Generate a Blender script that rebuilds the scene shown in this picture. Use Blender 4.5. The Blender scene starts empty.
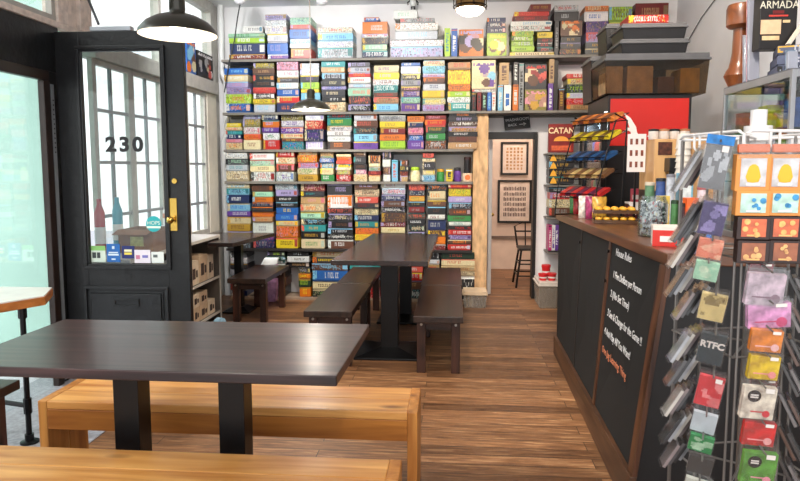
import bpy, math, random
from mathutils import Vector, Matrix, Euler
R=random.Random(7)
SC=bpy.context.scene; COL=SC.collection
# ------------------------------------------------------------ camera
H=1.42; F=640.0; SH=-11.5
YAW=math.radians(4.65); PIT=math.radians(5.46)
cd=bpy.data.cameras.new('camera'); cam=bpy.data.objects.new('camera',cd); COL.objects.link(cam)
cam.location=(0,0,H); cam.rotation_euler=(math.pi/2-PIT,0,YAW)
cd.sensor_width=36; cd.lens=F/800*36; cd.shift_y=SH/800; cd.clip_start=.02; cd.clip_end=200
SC.camera=cam
def ray(px,py):
    u=(px-400)/F; v=-(py-240.5-SH)/F
    fx,fy,fz=u, math.cos(PIT)+math.sin(PIT)*v, -math.sin(PIT)+math.cos(PIT)*v
    c,s=math.cos(YAW),math.sin(YAW)
    return c*fx-s*fy, s*fx+c*fy, fz
def aty(px,py,y):
    r=ray(px,py); t=y/r[1]; return r[0]*t, H+r[2]*t
def atz(px,py,z):
    r=ray(px,py); t=(z-H)/r[2]; return r[0]*t, r[1]*t
def atx(px,py,x):
    r=ray(px,py); t=x/r[0]; return r[1]*t, H+r[2]*t
# ------------------------------------------------------------ colour and materials
def lin(c):
    return tuple(((v/255)/12.92 if v<=10 else (((v/255)+.055)/1.055)**2.4) for v in c)
def hx(c): return lin(c)+(1,)
MATS={}
def nt(name):
    m=bpy.data.materials.new(name); m.use_nodes=True; t=m.node_tree
    return m,t,t.nodes['Principled BSDF']
def mat(name,c,rough=.5,metal=0,vary=.12,scale=8,bump=0,emis=None,es=0,alpha=None,trans=0,coat=0,stretch=(1,1,1)):
    if name in MATS: return MATS[name]
    m,t,b=nt(name); L=t.links
    b.inputs['Roughness'].default_value=rough; b.inputs['Metallic'].default_value=metal
    b.inputs['Coat Weight'].default_value=coat
    tc=t.nodes.new('ShaderNodeTexCoord'); mp=t.nodes.new('ShaderNodeMapping'); mp.inputs['Scale'].default_value=stretch
    L.new(tc.outputs['Object'],mp.inputs[0])
    n=t.nodes.new('ShaderNodeTexNoise'); n.inputs['Scale'].default_value=scale; n.inputs['Detail'].default_value=4
    L.new(mp.outputs[0],n.inputs['Vector'])
    r=t.nodes.new('ShaderNodeValToRGB'); l=lin(c)
    r.color_ramp.elements[0].position=.3; r.color_ramp.elements[1].position=.7
    r.color_ramp.elements[0].color=tuple(v*(1-vary) for v in l)+(1,)
    r.color_ramp.elements[1].color=tuple(min(1,v*(1+vary)) for v in l)+(1,)
    L.new(n.outputs[0],r.inputs[0]); L.new(r.outputs[0],b.inputs['Base Color'])
    if bump:
        bp=t.nodes.new('ShaderNodeBump'); bp.inputs['Strength'].default_value=bump; bp.inputs['Distance'].default_value=.01
        L.new(n.outputs[0],bp.inputs['Height']); L.new(bp.outputs[0],b.inputs['Normal'])
    if es:
        b.inputs['Emission Color'].default_value=hx(emis); b.inputs['Emission Strength'].default_value=es
    if trans: b.inputs['Transmission Weight'].default_value=trans
    if alpha is not None: b.inputs['Alpha'].default_value=alpha
    MATS[name]=m; return m
def wood(name,c1,c2,rough=.35,axis=0,scale=3,ring=9,bump=.1,coat=0,knots=True,spec=.5):
    if name in MATS: return MATS[name]
    m,t,b=nt(name); L=t.links
    b.inputs['Roughness'].default_value=rough; b.inputs['Coat Weight'].default_value=coat
    b.inputs['Specular IOR Level'].default_value=spec; b.inputs['Coat Roughness'].default_value=.2
    tc=t.nodes.new('ShaderNodeTexCoord'); mp=t.nodes.new('ShaderNodeMapping')
    s=[ring,ring,ring]; s[axis]=.55; mp.inputs['Scale'].default_value=s
    L.new(tc.outputs['Object'],mp.inputs[0])
    n=t.nodes.new('ShaderNodeTexNoise'); n.inputs['Scale'].default_value=scale; n.inputs['Detail'].default_value=6; n.inputs['Distortion'].default_value=.6
    L.new(mp.outputs[0],n.inputs['Vector'])
    r=t.nodes.new('ShaderNodeValToRGB'); r.color_ramp.elements[0].position=.32; r.color_ramp.elements[1].position=.68
    r.color_ramp.elements[0].color=hx(c1); r.color_ramp.elements[1].color=hx(c2)
    L.new(n.outputs[0],r.inputs[0]); out=r.outputs[0]
    if knots:
        v=t.nodes.new('ShaderNodeTexVoronoi'); v.inputs['Scale'].default_value=1
        m2=t.nodes.new('ShaderNodeMapping'); k=[7,7,7]; k[axis]=2.6; m2.inputs['Scale'].default_value=k
        L.new(tc.outputs['Object'],m2.inputs[0]); L.new(m2.outputs[0],v.inputs['Vector'])
        r2=t.nodes.new('ShaderNodeValToRGB'); r2.color_ramp.elements[0].position=.05; r2.color_ramp.elements[1].position=.17
        r2.color_ramp.elements[0].color=(.22,.13,.08,1); r2.color_ramp.elements[1].color=(1,1,1,1)
        L.new(v.outputs['Distance'],r2.inputs[0])
        mx=t.nodes.new('ShaderNodeMix'); mx.data_type='RGBA'; mx.blend_type='MULTIPLY'; mx.inputs[0].default_value=.8
        L.new(out,mx.inputs[6]); L.new(r2.outputs[0],mx.inputs[7]); out=mx.outputs[2]
    L.new(out,b.inputs['Base Color'])
    bp=t.nodes.new('ShaderNodeBump'); bp.inputs['Strength'].default_value=bump; bp.inputs['Distance'].default_value=.004
    L.new(n.outputs[0],bp.inputs['Height']); L.new(bp.outputs[0],b.inputs['Normal'])
    MATS[name]=m; return m
def glass(name,tint=(255,255,255),refl=.08,rough=.02,extra=0,ec=(255,255,255)):
    if name in MATS: return MATS[name]
    m=bpy.data.materials.new(name); m.use_nodes=True; t=m.node_tree; t.nodes.clear()
    o=t.nodes.new('ShaderNodeOutputMaterial'); tr=t.nodes.new('ShaderNodeBsdfTransparent'); tr.inputs[0].default_value=hx(tint)
    g=t.nodes.new('ShaderNodeBsdfGlossy'); g.inputs['Roughness'].default_value=rough
    lw=t.nodes.new('ShaderNodeLayerWeight'); lw.inputs[0].default_value=.25
    ad=t.nodes.new('ShaderNodeMath'); ad.operation='MULTIPLY_ADD'; ad.inputs[1].default_value=.28; ad.inputs[2].default_value=refl
    t.links.new(lw.outputs['Fresnel'],ad.inputs[0])
    mx=t.nodes.new('ShaderNodeMixShader'); t.links.new(ad.outputs[0],mx.inputs[0])
    t.links.new(tr.outputs[0],mx.inputs[1]); t.links.new(g.outputs[0],mx.inputs[2])
    last=mx
    if extra:
        d=t.nodes.new('ShaderNodeBsdfDiffuse'); d.inputs[0].default_value=hx(ec)
        m2=t.nodes.new('ShaderNodeMixShader'); m2.inputs[0].default_value=extra
        t.links.new(mx.outputs[0],m2.inputs[1]); t.links.new(d.outputs[0],m2.inputs[2]); last=m2
    t.links.new(last.outputs[0],o.inputs[0]); MATS[name]=m; return m
def printed(name='printed_card',rough=.38):
    if name in MATS: return MATS[name]
    m,t,b=nt(name); L=t.links; b.inputs['Roughness'].default_value=rough
    a=t.nodes.new('ShaderNodeAttribute'); a.attribute_name='ink'
    n=t.nodes.new('ShaderNodeTexNoise'); n.inputs['Scale'].default_value=60; n.inputs['Detail'].default_value=3
    tc=t.nodes.new('ShaderNodeTexCoord'); L.new(tc.outputs['Object'],n.inputs['Vector'])
    mr=t.nodes.new('ShaderNodeMapRange'); mr.inputs[1].default_value=.3; mr.inputs[2].default_value=.7; mr.inputs[3].default_value=.86; mr.inputs[4].default_value=1.12
    L.new(n.outputs[0],mr.inputs[0])
    mx=t.nodes.new('ShaderNodeMix'); mx.data_type='RGBA'; mx.blend_type='MULTIPLY'; mx.inputs[0].default_value=1
    L.new(a.outputs['Color'],mx.inputs[6]); L.new(mr.outputs[0],mx.inputs[7]); L.new(mx.outputs[2],b.inputs['Base Color'])
    MATS[name]=m; return m
# ------------------------------------------------------------ mesh builder
class MB:
    def __init__(s): s.v=[]; s.f=[]; s.c=[]; s.sm=[]
    def add(s,vs,fs,col=None,smooth=False,M=None):
        o=len(s.v)
        for p in vs:
            p=Vector(p)
            if M is not None: p=M@p
            s.v.append(tuple(p))
        for f in fs: s.f.append(tuple(i+o for i in f)); s.c.append(col); s.sm.append(smooth)
        return s
    def box(s,x0,x1,y0,y1,z0,z1,col=None,M=None):
        vs=[(x0,y0,z0),(x1,y0,z0),(x1,y1,z0),(x0,y1,z0),(x0,y0,z1),(x1,y0,z1),(x1,y1,z1),(x0,y1,z1)]
        return s.add(vs,[(0,3,2,1),(4,5,6,7),(0,1,5,4),(1,2,6,5),(2,3,7,6),(3,0,4,7)],col,False,M)
    def hexa(s,b,t,col=None,M=None):   # bottom quad, top quad
        return s.add(list(b)+list(t),[(0,3,2,1),(4,5,6,7),(0,1,5,4),(1,2,6,5),(2,3,7,6),(3,0,4,7)],col,False,M)
    def prism(s,poly,z0,z1,col=None,M=None):
        n=len(poly); vs=[(x,y,z0) for x,y in poly]+[(x,y,z1) for x,y in poly]
        fs=[tuple(range(n-1,-1,-1)),tuple(range(n,2*n))]+[(i,(i+1)%n,n+(i+1)%n,n+i) for i in range(n)]
        return s.add(vs,fs,col,False,M)
    def tube(s,pts,r,n=8,col=None,M=None):
        pts=[Vector(p) for p in pts]; rs=r if isinstance(r,(list,tuple)) else [r]*len(pts); vs=[]
        for i,p in enumerate(pts):
            d=(pts[min(i+1,len(pts)-1)]-pts[max(i-1,0)]).normalized()
            a=Vector((0,0,1)) if abs(d.z)<.9 else Vector((1,0,0))
            u=d.cross(a).normalized(); w=d.cross(u)
            for k in range(n):
                t=2*math.pi*k/n; vs.append(p+(u*math.cos(t)+w*math.sin(t))*rs[i])
        fs=[]
        for i in range(len(pts)-1):
            for k in range(n): fs.append((i*n+k,i*n+(k+1)%n,(i+1)*n+(k+1)%n,(i+1)*n+k))
        fs.append(tuple(range(n))); fs.append(tuple((len(pts)-1)*n+k for k in range(n-1,-1,-1)))
        return s.add(vs,fs,col,True,M)
    def lathe(s,prof,c=(0,0,0),n=24,col=None,M=None,cap=True):
        vs=[]
        for r,z in prof:
            for k in range(n):
                t=2*math.pi*k/n; vs.append((c[0]+r*math.cos(t),c[1]+r*math.sin(t),c[2]+z))
        fs=[]
        for i in range(len(prof)-1):
            for k in range(n): fs.append((i*n+k,i*n+(k+1)%n,(i+1)*n+(k+1)%n,(i+1)*n+k))
        if cap:
            fs.append(tuple(range(n-1,-1,-1))); fs.append(tuple((len(prof)-1)*n+k for k in range(n)))
        return s.add(vs,fs,col,True,M)
    def sphere(s,c,r,n=12,sz=1,col=None):
        prof=[(max(.0005,r*math.sin(math.pi*i/8)),-r*sz*math.cos(math.pi*i/8)) for i in range(9)]
        return s.lathe(prof,c,n,col)
def wloc(o):
    v=Vector((0,0,0))
    while o is not None: v=v+o.location; o=o.parent
    return v
def tag(o,label=None,cat=None,group=None,kind=None):
    if label: o['label']=label
    if cat: o['category']=cat
    if group: o['group']=group
    if kind: o['kind']=kind
    return o
def build(mb,name,m,parent=None,bevel=0,recalc=True,origin=None):
    """geometry given in world coordinates; object gets its own origin"""
    vs=[Vector(p) for p in mb.v]
    if parent is None:
        if origin is None:
            xs=[p.x for p in vs]; ys=[p.y for p in vs]; zs=[p.z for p in vs]
            origin=((min(xs)+max(xs))/2,(min(ys)+max(ys))/2,min(zs))
        o0=Vector(origin); loc=o0
    else: o0=wloc(parent); loc=Vector((0,0,0))
    me=bpy.data.meshes.new(name); me.from_pydata([tuple(p-o0) for p in vs],[],mb.f)
    if any(c is not None for c in mb.c):
        at=me.attributes.new('ink','FLOAT_COLOR','CORNER'); data=[]
        for f,c in zip(mb.f,mb.c):
            c=c or (.5,.5,.5); data+= list(c[:3]+(1,))*len(f)
        at.data.foreach_set('color',data)
    me.polygons.foreach_set('use_smooth',mb.sm)
    if recalc:
        import bmesh
        b=bmesh.new(); b.from_mesh(me); bmesh.ops.recalc_face_normals(b,faces=b.faces); b.to_mesh(me); b.free()
    me.materials.append(m)
    if any(mb.sm):
        try: me.set_sharp_from_angle(angle=math.radians(35))
        except Exception: pass
    o=bpy.data.objects.new(name,me); COL.objects.link(o); o.location=loc
    if parent is not None: o.parent=parent
    if bevel:
        bm=o.modifiers.new('bevel','BEVEL'); bm.width=bevel; bm.segments=2; bm.limit_method='ANGLE'; bm.angle_limit=math.radians(40)
    return o
def thing(name,loc,label,cat,group=None):
    o=bpy.data.objects.new(name,None); COL.objects.link(o); o.location=loc; o.empty_display_size=.05
    return tag(o,label,cat,group)
def struct(mb,name,m,bevel=0,**k):
    return tag(build(mb,name,m,None,bevel,**k),kind='structure')
def dup(root,loc=None,label=None,rotz=None,group=None,parent=None):
    c=root.copy(); COL.objects.link(c)
    if parent is not None: c.parent=parent
    for ch in list(root.children): dup(ch,parent=c)
    if loc is not None: c.location=loc
    if rotz is not None: c.rotation_euler.z=rotz
    if label: c['label']=label
    if group: c['group']=group
    return c
def text(body,size,M,m,name,parent,ext=.0008,align='CENTER',sx=1,bold=0):
    cu=bpy.data.curves.new('t','FONT'); cu.body=body; cu.size=size; cu.extrude=ext; cu.align_x=align; cu.offset=bold
    cu.align_y='CENTER'; cu.resolution_u=3
    o=bpy.data.objects.new('t',cu); COL.objects.link(o); bpy.context.view_layer.update()
    me=bpy.data.meshes.new_from_object(o.evaluated_get(bpy.context.evaluated_depsgraph_get()))
    bpy.data.objects.remove(o)
    o0=wloc(parent) if parent else Vector((0,0,0))
    for v in me.vertices:
        v.co=M@Vector((v.co.x*sx,v.co.y,v.co.z))-o0
    me.materials.clear(); me.materials.append(m); me.name=name
    q=bpy.data.objects.new(name,me); COL.objects.link(q)
    if parent is not None: q.parent=parent
    return q
def facing(px,py,pz,ang=0,tilt=0,roll=0):
    """matrix: text/cards in local XY, upright, facing the viewer side (-Y) turned by ang about Z"""
    return Matrix.Translation((px,py,pz))@Matrix.Rotation(ang,4,'Z')@Matrix.Rotation(math.pi/2-tilt,4,'X')@Matrix.Rotation(roll,4,'Z')
PAL=dict(white=(236,236,232),cream=(232,214,170),black=(24,22,24),charcoal=(52,50,54),red=(206,40,34),darkred=(128,28,28),coral=(226,96,80),
 orange=(232,124,36),yellow=(244,212,52),gold=(206,160,60),green=(58,140,70),darkgreen=(36,66,44),lime=(170,208,56),teal=(52,150,150),
 sky=(134,196,226),blue=(40,104,188),navy=(28,44,92),purple=(104,62,150),lilac=(176,164,210),pink=(226,150,170),magenta=(196,40,120),
 brown=(100,62,42),tan=(196,156,108),grey=(158,160,162),darkgrey=(92,92,96),olive=(140,130,60),silver=(204,208,214),mint=(170,218,184))
def jit(c,a=.1):
    k=1+R.uniform(-a,a); return tuple(max(0,min(1,v*k*(1+R.uniform(-.04,.04)))) for v in c)
def pc(n,a=.14):
    c=lin(PAL[n]); y=.3*c[0]+.55*c[1]+.15*c[2]
    return jit(tuple((v*1.02-y*.02)*.72 for v in c),a)
def mixc(a,b,t): return tuple(x*(1-t)+y*t for x,y in zip(a,b))
def card_front(mb,w,h,base,acc,style,M):
    """printed panel in the local XY plane as a grid of inked cells; centred in x, from y=0 to h"""
    third=pc(R.choice(['white','cream','orange','sky','black','yellow','coral','lilac','gold','teal']))
    if style=='face':
        nx=max(6,int(w/.014)); ny=max(6,int(h/.014)); g=[[base]*nx for _ in range(ny)]
        blobs=[(R.uniform(.1,.9)*nx,R.uniform(.1,.72)*ny,R.uniform(.1,.26)*min(nx,ny),R.choice([acc,third,mixc(acc,base,.5),pc('brown'),pc('cream')])) for _ in range(9)]
        for j in range(ny):
            for i in range(nx):
                for bx,by,br,bc in blobs:
                    if (i-bx)**2+(j-by)**2<br*br: g[j][i]=bc
        tr=int(ny*.84)
        i=1
        while i<nx-1:
            if R.random()<.8: g[tr][i]=acc; 
            if R.random()<.6: g[min(ny-1,tr+1)][i]=acc
            i+=1
    else:
        nx=max(14,min(60,int(w/.0052))); ny=7 if h>.045 else 5
        if style=='vert': nx,ny=4,max(12,min(40,int(h/.009)))
        g=[[base]*nx for _ in range(ny)]
        if style=='vert':
            j=int(ny*R.uniform(.1,.25)); e=int(ny*R.uniform(.7,.9))
            while j<e:
                g[j][1]=acc
                if R.random()<.7: g[j][2]=acc
                j+=R.choice([1,1,2])
            if R.random()<.6:
                for k in range(4): g[ny-2][k]=third
        else:
            kind=R.random()
            if kind<.4:                        # artwork running along the side
                for i in range(nx):
                    for j in range(ny):
                        if R.random()<.5: g[j][i]=mixc(base,R.choice([acc,third,(.01,.01,.012),(.01,.01,.012)]),R.uniform(.3,.85))
            if R.random()<.4:
                e=max(2,nx//8)
                for j in range(ny):
                    for i in range(e):
                        if R.random()<.8: g[j][i]=third
            if R.random()<.3:
                e=max(2,nx//7)
                for j in range(1,ny-1):
                    for i in range(nx-1-e,nx-1): g[j][i]=mixc(acc,third,.5)
            i=int(nx*R.uniform(.14,.36)); e=int(nx*R.uniform(.6,.84)); r0=ny//2-1; r1=ny//2+1
            if R.random()<.35: r1+=1
            acc=mixc(base,acc,R.uniform(.75,1))
            if R.random()<.25:
                for q in range(nx): g[0][q]=mixc(base,(0,0,0),.5)
            if R.random()<.3:
                for q in range(nx): g[ny-1][q]=third
            while i<e:
                g1=R.choice(['I','L','O','E','T'])
                for j in range(r0,r1+1): g[j][i]=acc
                if i+1<nx:
                    if g1 in('L','O','E'): g[r0][i+1]=acc
                    if g1 in('T','O','E'): g[r1][i+1]=acc
                i+=2 if g1=='I' else 3
                if R.random()<.12: i+=2
    vs=[];fs=[];cs=[]
    for j in range(ny+1):
        for i in range(nx+1): vs.append((-w/2+w*i/nx,h*j/ny,0))
    o=len(mb.v)
    for p in vs: mb.v.append(tuple(M@Vector(p)))
    for j in range(ny):
        for i in range(nx):
            a=o+j*(nx+1)+i; mb.f.append((a,a+1,a+nx+2,a+nx+1)); mb.c.append(g[j][i]); mb.sm.append(False)
def gamebox(w,d,h,base,acc,style='flat',mb=None,M=None,lid=True):
    """lidded card box, base centre of the front edge at the origin, front towards -Y"""
    mb=mb or MB(); M=M or Matrix()
    e=.006 if h<.2 else .004
    mb.box(-w/2+e,w/2-e,e,d-e,0,h*.5,mixc(base,(.5,.5,.5),.1),M)
    # lid shell: sides, back and top with bevelled edge
    x,z0,z1,b=w/2,min(.008,h*.14),h,.0018
    vs=[(-x,0,z0),(x,0,z0),(x,d,z0),(-x,d,z0),(-x,0,z1-b),(x,0,z1-b),(x,d,z1-b),(-x,d,z1-b),(-x+b,b,z1),(x-b,b,z1),(x-b,d-b,z1),(-x+b,d-b,z1)]
    mb.add(vs,[(1,2,6,5),(2,3,7,6),(3,0,4,7),(0,3,2,1),(4,5,9,8),(5,6,10,9),(6,7,11,10),(7,4,8,11),(8,9,10,11)],base,False,M)
    card_front(mb,w,z1-b-z0,base,acc,style,M@Matrix.Translation((0,0,z0))@Matrix.Rotation(math.pi/2,4,'X'))
    return mb
# ============================================================ SETTING
LX=-2.57; RX=2.30; BY=7.0; CZ=3.16; FY=6.70
plaster=mat('white_plaster',(238,239,241),.7,vary=.04,scale=3,bump=.15)
oldpaint=mat('old_cream_paint',(206,166,122),.75,vary=.3,scale=22,bump=1,stretch=(1,1,.35))
greypaint=mat('grey_frame_paint',(178,174,166),.5,vary=.12,scale=14,bump=.25)
blackpaint=mat('black_door_paint',(15,16,18),.42,vary=.35,scale=22,bump=.35)
darkbrown=mat('dark_brown_paint',(40,26,20),.4,vary=.2)
def floor_mat():
    m,t,b=nt('plank_floor'); L=t.links
    tc=t.nodes.new('ShaderNodeTexCoord'); br=t.nodes.new('ShaderNodeTexBrick')
    br.inputs['Scale'].default_value=1; br.inputs['Brick Width'].default_value=1.35; br.inputs['Row Height'].default_value=.098
    br.inputs['Mortar Size'].default_value=.0022; br.inputs['Mortar Smooth'].default_value=.2; br.inputs['Bias'].default_value=0
    br.inputs['Color1'].default_value=(0,0,0,1); br.inputs['Color2'].default_value=(1,1,1,1); br.inputs['Mortar'].default_value=(.5,.5,.5,1); br.offset=.37
    L.new(tc.outputs['Object'],br.inputs['Vector'])
    mp=t.nodes.new('ShaderNodeMapping'); mp.inputs['Scale'].default_value=(2.2,26,4); L.new(tc.outputs['Object'],mp.inputs[0])
    ad=t.nodes.new('ShaderNodeVectorMath'); ad.operation='MULTIPLY_ADD'; ad.inputs[1].default_value=(9,5,3)
    L.new(br.outputs['Color'],ad.inputs[0]); L.new(mp.outputs[0],ad.inputs[2])
    n=t.nodes.new('ShaderNodeTexNoise'); n.inputs['Scale'].default_value=2.2; n.inputs['Detail'].default_value=7; n.inputs['Roughness'].default_value=.68; n.inputs['Distortion'].default_value=.5
    L.new(ad.outputs[0],n.inputs['Vector'])
    r=t.nodes.new('ShaderNodeValToRGB'); E=r.color_ramp.elements
    E[0].position=.28; E[0].color=hx((66,44,32)); E[1].position=.72; E[1].color=hx((204,160,116))
    e=E.new(.52); e.color=hx((146,101,66))
    L.new(n.outputs[0],r.inputs[0])
    r2=t.nodes.new('ShaderNodeValToRGB'); r2.color_ramp.elements[0].color=(.42,.39,.38,1); r2.color_ramp.elements[1].color=(1.0,1.0,1.0,1)
    L.new(br.outputs['Color'],r2.inputs[0])
    mx=t.nodes.new('ShaderNodeMix'); mx.data_type='RGBA'; mx.blend_type='MULTIPLY'; mx.inputs[0].default_value=1
    L.new(r.outputs[0],mx.inputs[6]); L.new(r2.outputs[0],mx.inputs[7])
    m3=t.nodes.new('ShaderNodeMix'); m3.data_type='RGBA'; L.new(br.outputs['Fac'],m3.inputs[0]); L.new(mx.outputs[2],m3.inputs[6]); m3.inputs[7].default_value=(.03,.018,.01,1)
    L.new(m3.outputs[2],b.inputs['Base Color']); b.inputs['Roughness'].default_value=.42
    rr=t.nodes.new('ShaderNodeMapRange'); rr.inputs[3].default_value=.3; rr.inputs[4].default_value=.55; L.new(n.outputs[0],rr.inputs[0]); L.new(rr.outputs[0],b.inputs['Roughness'])
    bp=t.nodes.new('ShaderNodeBump'); bp.inputs['Strength'].default_value=.25; bp.inputs['Distance'].default_value=.003; L.new(n.outputs[0],bp.inputs['Height']); L.new(bp.outputs[0],b.inputs['Normal'])
    return m
DX0,DX1,DZ=.375,.905,1.80       # doorway in the back wall
struct(MB().box(LX-.2,RX+.15,-.6,9.3,-.12,0),'floor',floor_mat())
stone=mat('stone_and_daylit_floor',(150,150,158),.55,vary=.25,scale=40,bump=.3)
struct(MB().box(LX-.2,-1.86,2.2,4.3,0,.004),'trim_1',stone)  # stone threshold; its grey-lavender also paints daylight reflected on the floor
struct(MB().box(LX-.2,RX+.15,-.6,7.12,CZ,CZ+.1),'ceiling',plaster)
# back wall with the doorway
b=MB(); b.box(LX-.15,DX0,BY,BY+.12,0,CZ); b.box(DX1,RX+.15,BY,BY+.12,0,CZ); b.box(DX0,DX1,BY,BY+.12,DZ,CZ)
struct(b,'wall_back',mat('back_wall_paint',(232,230,230),.7,vary=.05,scale=3,bump=.2))
struct(MB().box(RX,RX+.12,-.6,BY,0,CZ),'wall_right',plaster)
# rough pilaster at the end of the game shelves and narrow one right of the doorway
struct(MB().box(.215,DX0-.005,6.74,BY,0,1.98),'wall_pilaster',oldpaint,bevel=.006)
b=MB(); b.box(DX0,DX1-.03,BY-.03,BY+.02,DZ-.075,DZ); b.box(DX1-.035,DX1,BY-.03,BY+.12,0,DZ)
struct(b,'trim_2',mat('black_trim',(20,17,16),.45))
# room behind the doorway
rear=mat('rear_room_paint',(222,202,186),.7,vary=.05,bump=.1)
b=MB(); b.box(-.4,1.9,9.02,9.12,0,2.9); b.box(1.84,1.94,7.12,9.02,0,2.9); b.box(-.4,-.3,7.12,9.02,0,2.9)
struct(b,'wall_rear_room',rear)
struct(MB().box(-.4,1.94,7.12,9.12,2.9,3.0),'ceiling_rear_room',plaster)
struct(MB().box(-.3,1.84,8.99,9.02,.43,.47),'trim_3',mat('rail_grey',(120,104,94),.5))
# white inner door standing open on the left of the doorway
b=MB(); b.box(.40,.44,7.14,7.85,.01,1.76)
dr=struct(b,'door_1',mat('white_door',(214,216,218),.45,vary=.05),bevel=.004)
h=MB(); h.tube([(.44,7.75,.86),(.475,7.75,.86)],.011); h.sphere((.485,7.75,.86),.022); build(h,'door_handle',mat('brass',(196,160,80),.25,1),dr)
# ------------------------------------------------ left wall: street doorway, windows, transoms
b=MB()
b.box(LX-.14,LX,-.6,1.0,0,CZ)                          # solid wall nearest the camera
struct(b,'wall_left',plaster)
struct(MB().box(LX-.12,LX+.02,4.42,6.98,0,.735).box(LX-.12,LX,6.84,6.98,.735,CZ),'wall_left_sill',greypaint)
# black door surround with its deep header
struct(MB().box(LX-.02,LX+.015,1.0,4.06,2.03,2.32).box(LX-.02,LX+.015,3.93,4.06,0,2.03),'trim_4',blackpaint,bevel=.004)
# brown frame of the glazed street opening
b=MB(); b.box(LX-.012,LX+.03,1.0,3.92,1.965,2.028); b.box(LX-.012,LX+.03,3.86,3.92,0,1.965); b.box(LX-.012,LX+.03,1.0,1.08,0,1.965)
struct(b,'trim_5',darkbrown,bevel=.004)
b=MB(); b.box(LX+.0155,LX+.021,3.945,3.975,.02,1.95)
st=struct(b,'trim_6',mat('steel_strip',(186,190,196),.35,.7))
sc=MB()
for k in range(12): sc.tube([(LX+.0211,3.96,1.85-k*.03),(LX+.0225,3.96,1.85-k*.03)],.005)
build(sc,'screw_hole',mat('hole_dark',(30,30,32),.6),st)
clear=glass('window_glass',(250,253,252),.05)
g=struct(MB().box(LX+.004,LX+.009,1.08,3.86,.0,1.965),'window_1',clear)
# transom over the street opening
pinky=mat('weathered_frame',(222,206,194),.6,vary=.18,scale=20,bump=.4)
b=MB(); b.box(LX-.08,LX+.03,1.0,4.44,2.32,2.36); b.box(LX-.08,LX+.03,4.05,4.16,2.36,CZ); b.box(LX-.08,LX+.03,4.30,4.44,2.32,CZ); b.box(LX-.05,LX,4.16,4.30,2.36,CZ)
fr=struct(b,'window_2',pinky,bevel=.004)
b=MB(); b.box(LX-.03,LX+.01,1.0,4.05,2.36,2.395); b.box(LX-.03,LX+.01,4.01,4.05,2.395,CZ)
build(b,'sash',greypaint,fr); build(MB().box(LX-.02,LX-.015,1.0,4.01,2.395,CZ),'pane',clear,fr)
# transoms over the paned windows
b=MB(); b.box(LX-.08,LX+.05,4.44,6.84,2.20,2.33)
fr=struct(b,'trim_7',greypaint,bevel=.006)
b=MB(); b.box(LX-.06,LX+.02,4.44,6.84,3.05,CZ); b.box(LX-.06,LX+.02,6.74,6.84,2.33,3.05); b.box(LX-.06,LX+.02,5.52,5.57,2.33,3.05)
fr=struct(b,'window_3',greypaint,bevel=.004); build(MB().box(LX-.03,LX-.025,4.44,6.74,2.33,3.05),'pane',clear,fr)
# three paned windows
n=4
for (y0,y1,ym) in ((4.47,4.98,4.71),(5.02,5.53,5.265),(5.58,6.05,5.815),(6.08,6.55,6.315)):
    b=MB(); z0,z1=.735,2.20
    b.box(LX-.028,LX+.012,y0-.025,y0+.025,z0,z1); b.box(LX-.028,LX+.012,y1-.025,y1+.025,z0,z1)
    b.box(LX-.028,LX+.012,y0+.025,y1-.025,z0,z0+.05); b.box(LX-.028,LX+.012,y0+.025,y1-.025,z1-.04,z1)
    fr=struct(b,'window_%d'%n,greypaint,bevel=.003); n+=1
    b=MB(); b.box(LX-.018,LX+.004,ym-.012,ym+.012,z0+.05,z1-.04)
    for z in (1.06,1.46,1.84): b.box(LX-.018,LX+.003,y0+.025,ym-.012,z-.012,z+.012); b.box(LX-.018,LX+.003,ym+.012,y1-.025,z-.012,z+.012)
    build(b,'muntin',mat('muntin_grey',(132,136,140),.5,vary=.1),fr)
    build(MB().box(LX-.010,LX-.006,y0+.025,y1-.025,z0+.05,z1-.04),'pane',clear,fr)
struct(MB().box(LX-.06,LX+.02,6.582,6.84,.735,2.20),'trim_8',mat('cream_trim',(214,206,190),.6,vary=.08,bump=.15),bevel=.004)
# white heating pipe in the corner
struct(MB().tube([(-2.50,6.90,0),(-2.50,6.90,1.72),(-2.46,6.90,1.80),(-2.46,6.90,2.35),(-2.50,6.90,2.44),(-2.50,6.90,CZ)],.032,12),'trim_9',mat('white_pipe',(228,228,226),.4,vary=.03))
# street outside
pav=mat('pavement',(196,192,200),.8,vary=.12,scale=12,bump=.2)
struct(MB().box(-14,LX-.2,-6,14,-.12,-.01),'ground',pav)
struct(MB().box(-4.4,-2.60,4.13,4.27,-.01,3.4),'wall_mint_outside',mat('mint_render',(206,246,232),.8,vary=.05,scale=2.5,bump=.1))
# pale street facade far across the road with dim windows
fac=mat('pale_facade',(236,236,238),.8,vary=.06,scale=2)
b=MB(); b.box(-13,-12.6,4,20,-.01,7); fo=thing('building',(-12.8,12,0),'pale building across the street seen through the left window panes','building')
build(b,'wall',fac,fo)
for k in range(5):
    for z in (.8,3.4): build(MB().box(-12.6,-12.55,5+k*3,6.6+k*3,z,z+1.7),'window',mat('far_window',(206,214,222),.2,vary=.2,scale=2),fo)
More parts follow.
